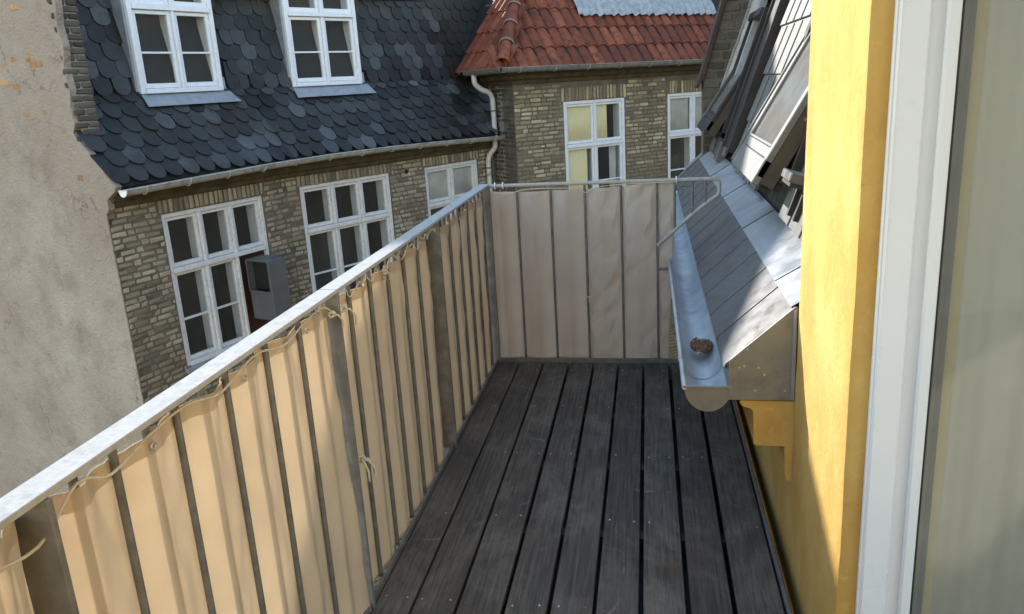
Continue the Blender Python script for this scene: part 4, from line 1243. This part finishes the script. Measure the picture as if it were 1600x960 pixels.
def end_sheet(xa, xb, zt, zb, seed, label, mat, wrk, rag=0):
    R2 = [(-.832, 0), (-.736, 1), (-.640, 0), (-.544, 1), (-.448, 0), (-.352, 1), (-.252, 0), (-.151, 1), (-.052, 0), (.046, 1), (.142, 1)]
    ctrl = [(-.93, YF + .012)] + [(x, YF + .0135 if i else YF - .012) for x, i in R2]
    nx = int((xb(0) - xa(0)) / .007); nz = 70; rows = []
    for j in range(nz + 1):
        f = j / nz; row = []
        for i in range(nx + 1):
            t0 = i / nx
            x = xa(f) + (xb(f) - xa(f)) * t0
            top = zt(x) + .004 * noise.noise(Vector((x * 9, seed, 2)))
            z = top + (zb(x) - top) * f
            y = interp(ctrl, x)
            wr = .009 * noise.noise(Vector((x * 6, z * 3, seed))) + .004 * noise.noise(Vector((x * 17, z * 11, seed)))
            dg = wrk * (abs(noise.noise(Vector((x * 5.5 - z * 5.0, x * 1.2 + z * 1.4, seed + 4)))) * .035 + .012 * noise.noise(Vector((x * 14 - z * 9, z * 5, seed))))
            if rag: dg += rag * .006 * noise.noise(Vector((x * 4, z * 40, seed))) * max(0, 1 - t0 * 8)
            yy = y + wr - dg * .6
            for rx, i_ in R2:
                dd = abs(x - rx)
                if dd < .03:
                    k_ = max(0, (dd - .012) / .018) * .02
                    yy = max(yy, YF + .0092 - k_) if i_ else min(yy, YF - .0092 + k_)
            row.append(Vector((x, max(yy, 4.1965), z)))
        rows.append(row)
    m = MB(); m.loft(rows)
    o = obj('canvas_screen', m, mat, smooth=True, label=label, cat='canvas screen', group='canvas screens on the balcony railing')
    md = o.modifiers.new('thick', 'SOLIDIFY'); md.thickness = .0012
    return o
e1 = end_sheet(lambda f: -.912, lambda f: -.352, lambda x: 1.028 - .010 * math.sin(math.pi * (x + .91) / .56), lambda x: .012, 2.2,
               'smooth shaded canvas screen at the far end, left of the tied seam', MT['canvas_grey'], .25)
e2 = end_sheet(lambda f: -.356, lambda f: .148 - .045 * f, lambda x: 1.018 + .075 * max(0, (x + .356)) , lambda x: .010, 5.1,
               'creased grey canvas screen at the far end, beside the zinc gutter', MT['canvas_grey'], 1.9, 1)
ties('g', [(-.80, YF - .018, 1.008), (-.338, YF - .020, 1.005)], e1)
cord([(-.88, YF - .012, 1.03), (-.8, YF - .022, 1.005), (-.7, YF - .014, 1.03), (-.55, YF - .012, 1.035), (-.40, YF - .016, 1.028), (-.338, YF - .024, 1.004), (-.3, YF - .015, 1.03), (-.15, YF - .012, 1.042), (.05, YF - .014, 1.046), (.14, YF - .01, 1.045)], .0026, e1)
m = MB(); P = Vector((-.345, YF - .022, .40))
m.tube(smooth_path([P + Vector(q) for q in ((-.02, 0, -.05), (-.015, -.004, -.01), (0, -.01, .005), (.03, -.012, .012), (.045, -.012, .01), (.03, -.014, -.002), (.005, -.012, 0), (.004, -.012, -.03), (.012, -.012, -.07), (.03, -.012, -.095))]), .0036, 6)
obj('tie', m, MT['rope'], e2, smooth=True)

# ---- dry moss clump lying in the gutter
rr = random.Random(5); m = MB(); c0 = Vector((.200, 2.905, .548))
def heart(u, v):  # inside a heart lobed outline
    x, y = u * 1.25, v * 1.25 + .15
    return (x * x + y * y - .6) ** 3 - x * x * y ** 3 < 0
n = 0
while n < 420:
    u, v = rr.uniform(-1, 1), rr.uniform(-1, 1)
    if not heart(u, v): continue
    n += 1
    p = c0 + Vector((u * .058, v * .095, .002 + (1 - .6 * u * u) * rr.uniform(0, .032)))
    d = Vector((rr.uniform(-1, 1), rr.uniform(-1, 1), rr.uniform(-.3, .6))).normalized() * rr.uniform(.004, .010)
    m.tube([p - d, p + Vector((rr.uniform(-.003, .003), rr.uniform(-.003, .003), .003)), p + d], [.0012, .0026, .0008], 4)
obj('moss_clump', m, MT['clump'], label='clump of dry brown moss lying in the zinc gutter', cat='moss')
